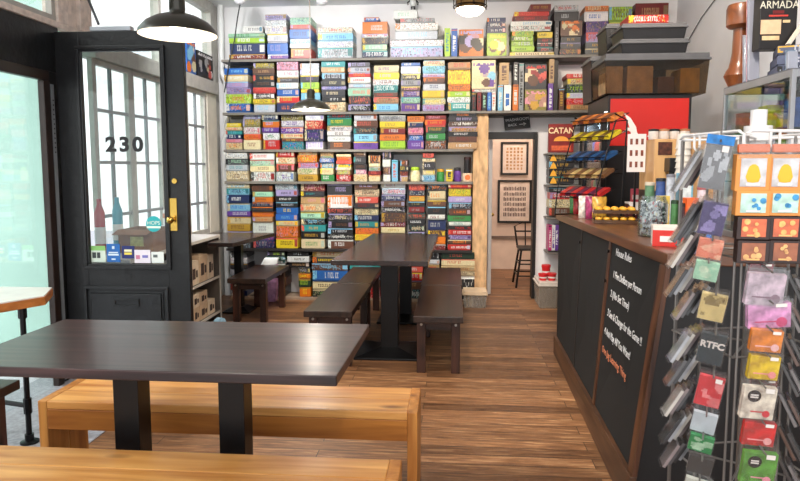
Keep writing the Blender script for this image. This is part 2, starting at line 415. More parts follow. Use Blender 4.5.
# ------------------------------------------------ the open street door with house number 230
DY=4.0
x0,x1,z0,z1=-2.545,-1.700,.03,2.285
D=thing('street_door',((x0+x1)/2,DY,z0),'black panelled street door with house number 230 on its glass, swung open','door')
t=.045
gx0,_=aty(83,150,DY); gx1,_=aty(165,150,DY); _,gzt=aty(120,49,DY); _,gzb=aty(120,266,DY)
b=MB(); b.box(x0,gx0,DY,DY+t,z0,z1); b.box(gx1,x1,DY,DY+t,z0,z1); b.box(gx0,gx1,DY,DY+t,gzt,z1); b.box(gx0,gx1,DY,DY+t,z0,gzb)
build(b,'door_leaf',blackpaint,D,bevel=.003)
def frame(b,x0,x1,z0,z1,w,ya,yb):
    b.box(x0,x1,ya,yb,z1-w,z1); b.box(x0,x1,ya,yb,z0,z0+w); b.box(x0,x0+w,ya,yb,z0+w,z1-w); b.box(x1-w,x1,ya,yb,z0+w,z1-w)
b=MB(); frame(b,gx0-.02,gx1+.02,gzb-.02,gzt+.02,.022,DY-.018,DY); frame(b,gx0,gx1,gzb,gzt,.014,DY-.01,DY+.02)
build(b,'glazing_bead',mat('bead_black',(18,19,21),.4,vary=.3,scale=30,bump=.3),D,bevel=.003)
build(MB().box(gx0,gx1,DY+.018,DY+.023,gzb,gzt),'glass_pane',glass('door_glass',(246,250,250),.04),D)
px0,_=aty(85,300,DY); px1,_=aty(169,300,DY); _,pz1=aty(120,286,DY); pz0=.22
b=MB(); frame(b,px0,px1,pz0,pz1,.02,DY-.014,DY); frame(b,px0+.035,px1-.035,pz0+.035,pz1-.035,.012,DY-.006,DY); b.box(px0+.05,px1-.05,DY-.012,DY,pz0+.05,pz1-.05)
build(b,'lower_panel',mat('panel_black',(24,26,29),.42,vary=.3,scale=26,bump=.35),D,bevel=.004)
mx,mz=aty(128,302,DY); b=MB(); frame(b,mx-.085,mx+.085,mz-.022,mz+.022,.008,DY-.02,DY-.012)
build(b,'letter_slot',mat('slot_black',(20,20,22),.3),D,bevel=.002)
brass=mat('brass',(196,160,80),.25,1)
lx,lz0=aty(174,231,DY); _,lz1=aty(174,198,DY)
lk=build(MB().box(lx-.026,lx+.026,DY-.007,DY,lz0,lz1),'lock_plate',brass,D,bevel=.003)
b=MB(); b.tube([(lx,DY-.007,lz0+.075),(lx,DY-.045,lz0+.075)],.011); b.sphere((lx,DY-.055,lz0+.075),.024); build(b,'door_knob',brass,lk)
kx,kz=aty(175,181,DY); b=MB(); b.tube([(kx,DY,kz),(kx,DY-.012,kz)],.017,14); build(b,'keyhole_lock',brass,D)
for i,ch in enumerate('230'):
    nx,nz=aty(109.5+13.5*i,145,DY); text(ch,.13,facing(nx,DY+.0165,nz),mat('number_black',(20,18,18),.4),'house_number',D,.001,sx=1.1,bold=.005)
# stickers on the door glass
def sticker(pxa,pya,pxb,pyb,c,marks=(),lab=None):
    a,za=aty(pxa,pyb,DY+.014); c1,zb=aty(pxb,pya,DY+.014); s=build(MB().box(a,c1,DY+.0155,DY+.0175,za,zb),'sticker',mat('sticker_%d_%d_%d'%c,c,.5,vary=.03),D); s['label']=lab
    for (u0,u1,v0,v1,cc) in marks:
        w,h=c1-a,zb-za
        build(MB().box(a+u0*w,a+u1*w,DY+.0145,DY+.0155,za+v0*h,za+v1*h),'sticker_print',mat('sticker_%d_%d_%d'%cc,cc,.5,vary=.03),s)
sticker(87,246,105,262,(224,240,226),((.0,1,.72,1,(150,210,120)),(.3,.5,.25,.6,(60,70,70)),(.55,.72,.25,.6,(60,70,70))),'white card with green strip on the glass')
sticker(107,244,119.5,262,(36,110,190),((.42,.6,.72,.88,(224,240,250)),(.15,.85,.5,.56,(224,240,250)),(.1,.9,.36,.46,(224,240,250)),(.35,.65,.12,.2,(224,240,250))),'blue sticker with white print')
sticker(122,246,134,258.5,(34,44,110),((.2,.8,.3,.48,(244,220,90)),(.2,.8,.54,.72,(244,240,200))),'navy sticker with yellow centre')
sticker(134.5,250,150,263,(232,226,236),((.1,.35,.3,.6,(200,120,150)),(.5,.85,.4,.6,(120,120,190))),'pale card with pink print')
sticker(151.5,252,163.5,263,(226,232,228),((.15,.5,.5,.75,(90,100,100)),),'small pale card')
cx,cz=aty(153.5,224,DY+.014); b=MB(); b.tube([(cx,DY+.0175,cz),(cx,DY+.0155,cz)],.052,24); s=build(b,'round_sticker',mat('teal_sticker',(40,170,176),.5,vary=.05),D); s['label']='round teal sticker with white lettering'
text('HOPS',.035,facing(cx,DY+.0145,cz+.006),mat('sticker_224_240_226',(224,240,226),.5),'sticker_print',s,.0004)
build(MB().box(cx-.047,cx+.047,DY+.0148,DY+.0155,cz-.028,cz-.014),'sticker_band',mat('sticker_224_240_226',(224,240,226),.5),s)
# door closer arm above the door
a0=aty(83,0,4.25); a1=aty(101,25,4.05)
closer=thing('door_closer',(-2.2,4.05,2.36),'thin grey stay rod running up from the top of the open door','door stay')
build(MB().tube([(a0[0],4.25,a0[1]+.1),(a1[0],4.02,a1[1])],.009),'rod',mat('steel_dark',(90,92,96),.4,.6),closer)
build(MB().box(a1[0]-.05,a1[0]+.22,4.0,4.05,2.287,2.315),'bracket',mat('steel_light',(170,174,180),.4,.6),closer,bevel=.003)
# ============================================================ GAME SHELVES ON THE BACK WALL
shelfm=mat('grey_shelf',(118,112,104),.5,vary=.1,scale=6)
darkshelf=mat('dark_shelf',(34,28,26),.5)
def zp(y): return aty(350,y,FY)[1]
SH_=[('highest',58.0,-2.43,2.25),('second',111.8,-2.43,.66),('third',149.4,-2.43,.215),('fourth',181.6,-2.43,.215),('fifth',249.5,-2.43,.215)]
ROWZ={}
for i,(nm,y,xa,xb) in enumerate(SH_):
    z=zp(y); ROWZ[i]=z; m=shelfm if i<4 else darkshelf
    if i==1: xb=2.25
    s=thing('wall_shelf',((xa+xb)/2,6.85,z-.03),'long %s board shelf packed with games on the back wall, %s from the top'%('pale grey' if i<4 else 'dark',['topmost','second','third','fourth','fifth'][i]),'shelf','wall shelves of the game library')
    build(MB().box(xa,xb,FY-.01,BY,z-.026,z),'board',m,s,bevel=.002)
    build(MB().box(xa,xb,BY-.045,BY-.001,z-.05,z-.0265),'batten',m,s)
    b=MB()
ROWZ[5]=.028
s=thing('base_shelf',(-1.1,6.85,0),'low dark plinth board on the floor carrying the lowest games','shelf')
build(MB().box(-2.40,.20,6.70,BY,0,.028),'board',mat('plinth_tan',(150,128,108),.6),s,bevel=.002)
# uprights
for (px,ya,yb,i) in ((556,60,111,0),):
    x,_=aty(px,80,FY); b=MB().box(x-.02,x+.02,FY,BY,zp(111.8),zp(58)-.052)
    tag(build(b,'shelf_upright',darkshelf),'black upright board dividing the second shelf near its right end','upright')
# backs: cross supports of the lower shelves
for k,px in enumerate((270,297,323,351.5,379,407,426.7,447.5)):
    pass
DATA='''
0 229 266 59.3 33:mint:green 37.5:lime:white 42.8:navy:white 54:darkred:white
0 243.5 264 33.0 26:white:black
0 267 289 59.2 33.5:silver:grey 42.5:blue:lilac 54:purple:pink
0 265.5 288 33.2 14:lilac:navy 19.5:white:silver 25.5:white:lilac
0 290 312 58.6 17:mint:teal 24:coral:red 29:blue:navy 38.5:sky:white 43.3:white:silver 48:coral:cream
0 318 354 58 27:white:red 33:sky:blue 41:white:lilac 47.5:silver:darkgrey
0 361.5 388 57.6 21:orange:white 33.5:white:red 37:charcoal:black 44:mint:white 50.5:navy:white
0 363 380 20.8 17:blue:white
0 390 443 57.3 39:white:pink 45.8:lilac:sky
0 394 438 38.8 23:white:silver 30.5:silver:sky
0 400 435 22.8 18:grey:black
0 393 418 17.8 9.5:white:mint
0 486 506 56.6 33:lime:yellow:face
0 486 505.5 32.7 17:navy:white 22:navy:white 27:navy:white
0 509 555 56.4 51.5:cream:brown
0 510 533.5 51.3 31:lime:green 36:lime:white 41:lime:silver 46:lime:darkgreen
0 535.5 552.5 51.3 31.5:yellow:black 37.5:black:red 42.5:black:red 47:black:coral
0 509 551 30.8 20.5:white:sky 25.5:white:charcoal
0 513 548 20.3 11:red:coral 16:darkred:red
0 528 549.5 10.8 4:darkred:gold
0 558.5 580.5 56.2 20.5:brown:orange:face 36:charcoal:gold 42.3:charcoal:gold 48.4:charcoal:gold
0 552.5 577.5 20.2 4.5:silver:red 11:charcoal:silver
0 583 607 56 21:purple:navy 32:lilac:red 42:darkgrey:gold 48.4:darkgrey:gold
0 582 607 20.8 5.5:orange:cream 11:white:blue
1 225 251 109.8 88:lilac:navy 94:lime:red 103.5:blue:orange
1 223.5 249 87.8 68:blue:sky 74.5:cream:white 81.5:lilac:pink
1 252 275 110.2 62:olive:yellow 68:brown:tan 74.5:black:gold 81:black:brown 87:red:coral 93:charcoal:white 99:yellow:olive 104.3:silver:sky
1 276 299 110 61.5:pink:darkred 70:white:magenta 77:charcoal:grey 82.5:white:sky 89:blue:white 96:red:lime 102.8:navy:orange
1 300 319.5 110.5 63:silver:grey 69.5:white:red 75:black:purple 82.3:lime:green 89:yellow:orange 92.5:sky:yellow 101:white:blue
1 321 346 110.3 60.5:teal:white 67:tan:cream 72.8:charcoal:silver 80.5:charcoal:cream 86:lilac:blue 89.6:charcoal:cream 97:black:white 101.8:cream:orange
1 347.5 371 110.5 62:darkgrey:lilac 67:silver:navy 72.3:red:orange 77:white:red 83.2:silver:sky 88:mint:coral 96:charcoal:coral 104.3:black:white
1 373 399 110.8 65:cream:purple 72:yellow:lilac 79:white:brown 85:teal:white 92.3:brown:red 97:tan:brown 103.8:sky:blue
1 400.5 421 110.8 62:blue:white 66:white:silver 73.8:charcoal:cream 80:grey:charcoal 86.3:brown:pink 91:purple:lilac 97:mint:purple 103:purple:gold
1 422 445.5 111 60:cream:red 65.5:sky:green 73:lilac:red 77:brown:orange 83.5:silver:navy 90.3:yellow:gold 98.2:cream:yellow 104.5:lilac:magenta
1 447 471 111 62:tan:red 69.3:yellow:orange 84:orange:brown 91:lime:white 97:white:green 102.6:teal:white
1 471.5 495.5 92 60:cream:purple:face 89:white:mint
1 524.5 546.5 89 64:charcoal:red:face
1 524.5 546.5 111 89.5:olive:pink:face
1 566 597 111 73.5:red:white 78.2:cream:red 84:darkgreen:lime 92.5:silver:lilac 98:red:pink 104.5:tan:brown
2 224 241 147.4 123:yellow:cream 127:cream:coral 130.7:teal:sky 134.6:navy:white 139:pink:coral 142.7:cream:orange
2 241.5 260 147.8 114:lilac:silver 119:olive:gold 127:white:pink 134:orange:red 140:cream:darkred
2 261 278.5 148 113.5:navy:white 120.3:orange:lilac 127.5:purple:white 133:white:green 140:red:silver
2 280 303 148.2 114:olive:brown 120.3:white:purple 127.2:purple:white 133.6:cream:red 138.3:brown:gold 141.8:teal:blue
2 304 323.5 148.3 115:white:lilac 120.5:red:cream 129.2:navy:purple 141.3:white:lilac
2 326 351 148.5 113:charcoal:red 117.5:green:yellow 125.8:white:black 131.2:white:brown 136.4:white:charcoal 141.6:brown:orange
2 352.5 378 148.6 114:silver:navy 120.3:brown:coral 128:charcoal:tan 134:sky:navy 141.5:purple:navy
2 379 406 148.8 115:grey:charcoal 121.3:yellow:olive 128.2:darkred:white 134.4:orange:brown 140.6:lime:green
2 407 424.5 148.8 116:orange:brown 122:navy:tan 127.5:pink:magenta 134.8:blue:white 140.4:purple:lilac
2 425 446.5 149 115:darkred:pink 119.6:red:gold 125.6:darkgreen:gold 133:green:silver 140.6:brown:white
2 448 478 149 113:black:orange 116.4:charcoal:lilac 121.6:brown:white 126.5:tan:orange 131.6:black:white 136.4:brown:darkred 142.4:tan:white
3 223 246.5 180 152.8:white:silver 158.7:darkgrey:mint 165:silver:teal 171:cream:brown
3 247.5 273 180 153:white:coral 159.8:mint:silver 166:cream:brown 172:white:red
3 274 293.5 180 151:red:white 157.5:cream:orange 164:brown:pink 172:white:purple
3 296 317 180.4 150:cream:orange 155:orange:lime 162.6:lilac:red 168.3:cream:green 174.6:gold:black
3 318.5 333.5 180.5 152:tan:brown 155.2:grey:green 158.3:blue:white 162.8:sky:cream 168.3:cream:tan 174.8:green:white
3 335 351 180.6 154:cream:tan 157:orange:red 160.5:coral:red 164:yellow:black 167.2:cream:white 170.3:tan:lime 174.8:red:white
3 352.5 366.5 180.8 151:brown:tan 156.5:charcoal:grey 164:black:brown 169.8:pink:white 174.4:cream:gold
3 367.5 380.5 180.9 155:brown:orange 163.4:cream:white 167.3:grey:green 171.2:darkred:coral 175.4:cream:tan
3 382 391 181 151:charcoal:tan 159.6:white:silver 167:brown:tan 174.8:white:cream
3 399 408.5 181 160:brown:orange 166.3:charcoal:yellow 171.3:darkred:brown 176:tan:cream
3 422 435.5 181 153:coral:black 158:cream:brown 162:charcoal:silver 169.5:cream:yellow 175.3:sky:blue
4 223 247.5 248.8 184:cream:sky 188.4:sky:navy 194.8:navy:white 203.4:sky:blue 211.4:purple:white 217:cream:brown 224.3:gold:brown 231.5:lilac:silver 238:darkgrey:silver
4 249 271 248.8 185:brown:charcoal 191.8:mint:teal 197:orange:brown 202.4:navy:grey 206.8:charcoal:brown 211.8:orange:coral 217.2:tan:orange 222.6:white:grey 235:purple:yellow 240.5:navy:grey
4 272.5 296.5 248.8 184:silver:charcoal 190:lilac:charcoal 196.4:black:white 202.2:black:silver 207.8:blue:yellow 214.2:blue:sky 221:cream:orange 226.4:orange:coral 238:yellow:black
4 298 324 248.8 183.4:darkred:pink 191.3:charcoal:teal 196.6:tan:pink 204.4:cream:orange 212.3:mint:charcoal 219.3:black:sky 225:teal:gold 232:black:gold 239.4:cream:green
4 325.5 352 248.8 184:charcoal:lilac 195:white:orange 208.3:black:coral 213.7:charcoal:cream 221.7:black:brown 228.5:black:silver 234.6:black:white 240:brown:white
4 353 378.5 248.8 183:brown:lilac 189:cream:brown 197:coral:white 203.3:charcoal:darkred 208.4:cream:brown 215.3:navy:white 221.8:teal:gold 228.2:orange:coral 234.6:yellow:gold 241:charcoal:tan
4 380 406 249 182.5:white:red 188.4:silver:red 194.8:navy:white 201:brown:grey 207.2:black:white 213:brown:charcoal 222.5:darkred:white 227.5:cream:gold 233.4:brown:gold 241:charcoal:silver
4 408 426 249 184:coral:darkred 190.4:charcoal:navy 195.6:gold:olive 201.6:black:olive 207:darkred:grey 213:brown:coral 219:black:white 225.4:black:cream 232:charcoal:sky 239:brown:orange
4 427.5 447 251 184:black:orange 190.8:cream:orange 200.4:brown:gold 206.8:black:brown 214.8:white:darkred 219.8:navy:grey 230.6:brown:gold 237:orange:brown 244.5:darkred:brown
4 448.5 473 252 184:red:orange 188.4:yellow:lime 196.4:lilac:white 202.6:charcoal:silver 209:brown:orange 215.4:green:brown 221.8:white:teal 226.2:black:red 230:red:white 235.2:lilac:purple 240:brown:orange 244.8:red:white
5 225 243 298 252:darkgrey:magenta 258:white:magenta 264:charcoal:grey 270:grey:silver 276:charcoal:grey 284:darkgrey:white 291:navy:grey
5 263 283 298 251.5:charcoal:lime 256.5:darkgreen:silver 260.5:white:black 264:charcoal:grey 270:black:brown 278:brown:tan 287:charcoal:silver
5 284 307 268 252:black:silver 256.6:white:charcoal 262.6:black:tan
5 295 308.5 298 268:charcoal:grey 274:orange:yellow 279.4:darkgreen:lime 287.6:orange:yellow
5 309 347 298 252:cream:red 257.5:charcoal:yellow 263.6:brown:sky 270.8:blue:white 282:cream:brown 290.4:black:green
5 348 380 298 252:black:grey 259:charcoal:silver 264:teal:sky 270:navy:white 278:brown:tan 288:red:white
5 381 402 298 252:charcoal:tan 259:darkred:white 266:brown:cream 274:red:white 282:charcoal:silver 290:brown:tan
5 403 424 298 252:charcoal:tan 260:white:silver 266:coral:white 273:red:silver 281:brown:tan 290:charcoal:white
5 426 441 298 252:charcoal:grey 260:white:silver 265:tan:red 272:darkred:white 281:brown:tan 290:charcoal:white
5 442 477 284 252.5:darkgreen:coral 259.6:cream:red 266.4:tan:brown 271.5:cream:brown 276:black:charcoal
'''
UPR='''
0 444 450 28 57.2 lime:teal
0 451 457.5 28.5 57.2 blue:white
0 553.5 558 21 56.3 charcoal:grey
1 471.8 476.4 92.3 111 black:darkred
1 476.8 481.4 92.3 111 darkred:black
1 481.8 486.6 92.3 111 black:mint
1 487 491.6 92.3 111 blue:sky
1 492 496 92.3 111 white:coral
1 497.5 503 85 111 sky:white
1 503.4 511 85 111 white:blue
1 499 509 62.5 84.7 tan:brown
1 512.2 518.2 84.5 111 orange:white
1 518.6 523.8 63 111 grey:black
1 513 518.2 62 84.2 charcoal:white
1 548 553.5 58.8 83 tan:brown
1 548 553.5 83.3 111 purple:white
1 558.8 564.5 88 111 brown:gold
3 391.5 398 160 181 sky:coral
3 446 453 169 181 yellow:charcoal
'''
ROWN=['the highest shelf','the second shelf','the third shelf','the fourth shelf','the fifth shelf','the floor plinth']
SHORT=['highest shelf','second shelf','third shelf','fourth shelf','fifth shelf','floor plinth']
ORD=['first','second','third','fourth','fifth','sixth','seventh','eighth','ninth','tenth','eleventh','twelfth','thirteenth','fourteenth','fifteenth','sixteenth','seventeenth','eighteenth','nineteenth','twentieth','twenty-first','twenty-second','twenty-third','twenty-fourth','twenty-fifth']
items=[]; SCL=FY/F
stk=[l.split() for l in DATA.strip().splitlines()]
for L_ in stk:
    row=int(L_[0]); x0,x1,yb=map(float,L_[1:4]); bx=[q.split(':') for q in L_[4:]]
    items.append((row,x0,x1,yb,bx))
cnt={}
entries=[]
for (row,x0,x1,yb,bx) in items:
    cnt[row]=cnt.get(row,0)+1; pile=cnt[row]; zs=ROWZ[row]
    ref={0:58.0,1:111.8,2:149.4,3:181.6,4:249.5,5:299}[row]
    # the row's own line drops or rises slightly across the picture
    xm=(x0+x1)/2
    off=aty(xm,ref,FY)[1]-aty(350,ref,FY)[1]
    def zz(y):
        return aty(xm,y,FY)[1]
    # does it stand on the shelf?
    zb=zz(yb)
    if abs(zb-zs)<.045: shift=zs-zb
    else: shift=None
    ys=[float(q[0]) for q in bx]+[yb]
    for k,q in enumerate(bx):
        zt=zz(ys[k]); zl=zz(ys[k+1])
        entries.append(dict(row=row,pile=pile,n=len(bx),k=k,x0=x0,x1=x1,xm=xm,zt=zt,zl=zl,shift=shift,base=q[1],acc=q[2],style=q[3] if len(q)>3 else 'flat',stack=(row,pile)))
for l in UPR.strip().splitlines():
    p=l.split(); row=int(p[0]); x0,x1,yt,yb=map(float,p[1:5]); ba,ac=p[5].split(':'); xm=(x0+x1)/2
    zt=aty(xm,yt,FY)[1]; zl=aty(xm,yb,FY)[1]
    entries.append(dict(row=row,pile=None,n=1,k=0,x0=x0,x1=x1,xm=xm,zt=zt,zl=zl,shift=(ROWZ[row]-zl) if abs(zl-ROWZ[row])<.045 else None,base=ba,acc=ac,style='vert',stack=('u',l)))
# settle the stacks: bottoms first, stacked exactly on what lies below
placed=[]   # (xa,xb,top,row)
stacks={}
for e in entries: stacks.setdefault(e['stack'],[]).append(e)
order=sorted(stacks.values(),key=lambda s:s[-1]['zl'])
for s in order:
    b=s[-1]; xa=aty(b['x0'],100,FY)[0]; xb=aty(b['x1'],100,FY)[0]; row=b['row']
    sup=ROWZ[row]
    for (a,c,t,r) in placed:
        if r==row and min(xb,c)-max(xa,a)>.025 and t<b['zl']+.07: sup=max(sup,t)
    z=sup
    for e in reversed(s):
        h=e['zt']-e['zl'];
        e['z']=z+.0004; e['h']=max(.012,h if e is not s[-1] else e['zt']-z)
        e['h']=max(.014,e['h']-.0006); z=e['z']+e['h']
        e['xa']=aty(e['x0'],100,FY)[0]; e['xb']=aty(e['x1'],100,FY)[0]
    placed.append((xa,xb,z,row))
pcm=printed()
vis=sorted(entries,key=lambda e:-(e['x1']-e['x0'])*e['h']*(0.35 if (e['row']==5 and e['x0']<425 and e['x0']>345) or (e['row']==4 and e['z']<.75 and 330<e['x0']<430) else 1))
keep=set(id(e) for e in vis[:298]); rest=MB()
upn={}
prev={}
for e in entries:
    w=e['xb']-e['xa']; jitx=0
    gap=.0025
    depth=.262 if e['style']!='vert' else .24
    if e['h']>.12 and e['style']=='face': depth=.07 if e['row']==0 else .06
    w2=w-gap*2-(R.uniform(0,.02) if e['style']=='flat' else 0)
    cxm=(e['xa']+e['xb'])/2+R.uniform(-.004,.004); yf=FY+.003+(R.uniform(0,.028) if e['style']=='flat' else 0)
    base,acc=pc(e['base']),pc(e['acc'])
    if e['style']=='face': depth=min(depth*3,.2)
    M=Matrix.Translation((cxm,yf,e['z']))@Matrix.Rotation(R.uniform(-.012,.012) if e['style']=='flat' and w<.3 else 0,4,'Z')
    if id(e) in keep:
        mb=gamebox(w2,depth,e['h'],base,acc,e['style'],M=M)
        o=build(mb,'board_game_box',pcm,None,recalc=False,origin=(cxm,yf,e['z']))
        a,b_=e['acc'],e['base']
        if e['style']=='vert':
            k=upn.get(e['row'],0); upn[e['row']]=k+1
            up=('upper of two upright boxes' if False else 'upright')
            lab='%s game box, %s spine print, %s upright box from left, %s'%(b_,a,ORD[k],SHORT[e['row']])
        else:
            if e['n']==1: pos='alone as '
            elif e['k']==0: pos='top of '
            elif e['k']==e['n']-1: pos='bottom of '
            else: pos='%s from top of '%ORD[e['k']]
            lab='%s game box, %s print, %s%s pile from left, %s'%(b_,a,pos,ORD[e['pile']-1],SHORT[e['row']])
        tag(o,lab,'board game','board games on '+ROWN[e['row']])
    else: gamebox(w2,depth,e['h'],base,acc,e['style'],mb=rest,M=M)
o=build(rest,'board_game_boxes',pcm,None,recalc=False); tag(o,'the thinner game boxes wedged between the larger ones in the back wall shelves','board games',kind='stuff')
# face-out orange box with a picture next to the blue upright box
xa,_=aty(459,45,FY); xb,_=aty(484,45,FY); z=ROWZ[0]
mb=gamebox(xb-xa-.008,.09,aty(470,29,FY)[1]-z,pc('orange'),pc('lilac'),'face',M=Matrix.Translation(((xa+xb)/2-.002,FY+.02,z+.0005)))
tag(build(mb,'board_game_box',pcm,None,recalc=False),'orange game box with a picture front facing out under the caged lantern','board game','board games on the highest shelf')
# small things on the fourth shelf
z=ROWZ[3]
def sx(px): return aty(px,170,6.78)[0]
def pouch(px,w,h,c,top,lab,cat='game bag'):
    t_=thing('game_pouch',(sx(px),6.8,z),lab,cat); b=MB(); x=sx(px)
    b.lathe([(w*.44,0),(w*.5,h*.1),(w*.5,h*.55),(w*.4,h*.75)],(x,6.8,z+.001),16); build(b,'bag',mat('pouch_'+c,PAL[c],.6,vary=.35,scale=40),t_)
    b=MB(); b.lathe([(w*.41,h*.75),(w*.44,h*.8),(w*.42,h*.97),(w*.1,h)],(x,6.8,z+.001),16); build(b,'lid',mat('pouch_'+top,PAL[top],.5,vary=.2,scale=30),t_)
pouch(415,.11,.155,'cream','lime','cream bag of game pieces with lime green lid on the fourth shelf')
pouch(440.5,.085,.135,'green','gold','green bag with golden top on the fourth shelf')
pouch(457.5,.08,.15,'purple','charcoal','purple tub with dark lid on the fourth shelf')
t_=thing('game_tin',(sx(467.5),6.8,z),'round cream tin with orange badge near the end of the fourth shelf','tin')
build(MB().lathe([(.052,0),(.055,.01),(.055,.08),(.05,.086)],(sx(467.5),6.8,z+.001),20),'tin_body',mat('tin_cream',(226,200,170),.4,vary=.2,scale=30),t_)
build(MB().tube([(sx(467.5),6.745,z+.045),(sx(467.5),6.742,z+.045)],.028,16),'badge',mat('tin_orange',(230,110,50),.5),t_)
t_=thing('dice_tube',(sx(467.5),6.8,z+.088),'tall black cylinder tube standing on the round cream tin','tube')
build(MB().lathe([(.036,0),(.036,.14)],(sx(467.5),6.8,z+.0885),20),'tube_body',mat('tube_black',(24,20,22),.35),t_)
build(MB().lathe([(.038,.14),(.038,.165),(.034,.168)],(sx(467.5),6.8,z+.0885),20),'cap',mat('tube_cap',(60,26,24),.4),t_)
# white toy robot on the highest pile
rx,rz=aty(413,9.5,6.82)
t_=thing('toy_robot',(rx,6.82,rz),'small white toy robot on the tallest pile of the highest shelf','toy')
wm=mat('robot_white',(226,228,226),.4); bmk=mat('robot_black',(34,34,36),.4)
build(MB().lathe([(.02,0),(.034,.02),(.034,.05),(.02,.07)],(rx,6.82,rz+.03),14),'body',wm,t_)
build(MB().lathe([(.01,0),(.03,.01),(.032,.035),(.01,.05)],(rx,6.82,rz+.102),14),'head',wm,t_)
for s_ in (-1,1):
    build(MB().tube([(rx+s_*.014,6.82,rz+.001),(rx+s_*.014,6.82,rz+.035)],.009),'leg',bmk,t_)
    build(MB().tube([(rx+s_*.034,6.82,rz+.088),(rx+s_*.055,6.80,rz+.065),(rx+s_*.05,6.79,rz+.04)],.007),'arm',bmk,t_)
    build(MB().sphere((rx+s_*.012,6.79,rz+.13),.007),'eye',bmk,t_)
# potted bag beside the bench
bx,_=atz(252,290,0)
t_=thing('shopping_bag',(-1.93,6.62,.0),'white bag with red and blue print standing before the games by the small bench','bag')
b=MB(); b.hexa([(-2.02,6.56,.002),(-1.86,6.56,.002),(-1.86,6.67,.002),(-2.02,6.67,.002)],[(-2.04,6.57,.36),(-1.84,6.57,.40),(-1.84,6.64,.40),(-2.04,6.64,.36)]); build(b,'bag_body',mat('bag_print',(176,130,168),.5,vary=.5,scale=14),t_,bevel=.01)
build(MB().hexa([(-2.035,6.575,.362),(-1.845,6.575,.402),(-1.845,6.635,.402),(-2.035,6.635,.362)],[(-1.98,6.59,.47),(-1.83,6.59,.47),(-1.83,6.62,.47),(-1.98,6.62,.47)]),'crumpled_top',mat('bag_white',(232,232,230),.6,bump=.4),t_,bevel=.01)
# clear tote at the right end of the plinth
def tote(name,x0,x1,y0,y1,z0,z1,lab,mbody,mlid,lidh=.03,group=None,contents=None,ribs=6,cat='storage box'):
    t_=thing(name,((x0+x1)/2,(y0+y1)/2,z0),lab,cat,group); i=.018*(1 if z1-z0>.1 else .5)
    b=MB(); zt=z1-lidh; w=.004
    def wall(a,bq):  # thin hexahedra forming the tapered sides
        b.hexa(a,bq)
    B0=[(x0+i*1.4,y0+i*1.4),(x1-i*1.4,y0+i*1.4),(x1-i*1.4,y1-i*1.4),(x0+i*1.4,y1-i*1.4)]; T0=[(x0+i*.6,y0+i*.6),(x1-i*.6,y0+i*.6),(x1-i*.6,y1-i*.6),(x0+i*.6,y1-i*.6)]
    for k in range(4):
        a,c=B0[k],B0[(k+1)%4]; d,e=T0[k],T0[(k+1)%4]; nx,ny=(c[1]-a[1]),-(c[0]-a[0]); l=math.hypot(nx,ny); nx,ny=-nx/l*w,-ny/l*w
        b.hexa([(a[0],a[1],z0+.001),(c[0],c[1],z0+.001),(c[0]+nx,c[1]+ny,z0+.001),(a[0]+nx,a[1]+ny,z0+.001)],[(d[0],d[1],zt),(e[0],e[1],zt),(e[0]+nx,e[1]+ny,zt),(d[0]+nx,d[1]+ny,zt)])
    b.box(x0+i*1.4,x1-i*1.4,y0+i*1.4,y1-i*1.4,z0+.001,z0+.006)
    build(b,'tub',mbody,t_)
    b=MB(); b.box(x0,x1,y0,y1,zt-.012,zt+.004); b.box(x0+.012,x1-.012,y0+.012,y1-.012,zt+.004,z1)
    build(b,'lid',mlid,t_,bevel=.004)
    if ribs:
        b=MB()
        for k in range(ribs):
            x=x0+(x1-x0)*(k+.5)/ribs; b.box(x-.006,x+.006,y0+i*.45,y0+i*.8,z0+.02,zt-.014)
        build(b,'rib',mbody,t_)
    return t_
cl=glass('clear_plastic',(226,222,214),.10,.12,.22,(214,206,196))
a=aty(462,290,6.6)[0]; c=aty(487,290,6.6)[0]
tote('storage_tote',a,c,6.42,6.69,0,.17,'clear lidded tote on the floor below the right end of the game shelves',cl,mat('lid_cream',(214,190,160),.5),.025)
for (fx,fz,cc) in ((.3,.05,'cream'),(.62,.04,'brown')):
    x=a+(c-a)*fx; tag(build(MB().box(x-.035,x+.035,6.47,6.6,.008,.008+fz*1.6),'small_carton',mat('carton_'+cc,PAL[cc],.6)),'small %s carton inside the clear tote below the game shelves'%cc,'carton')
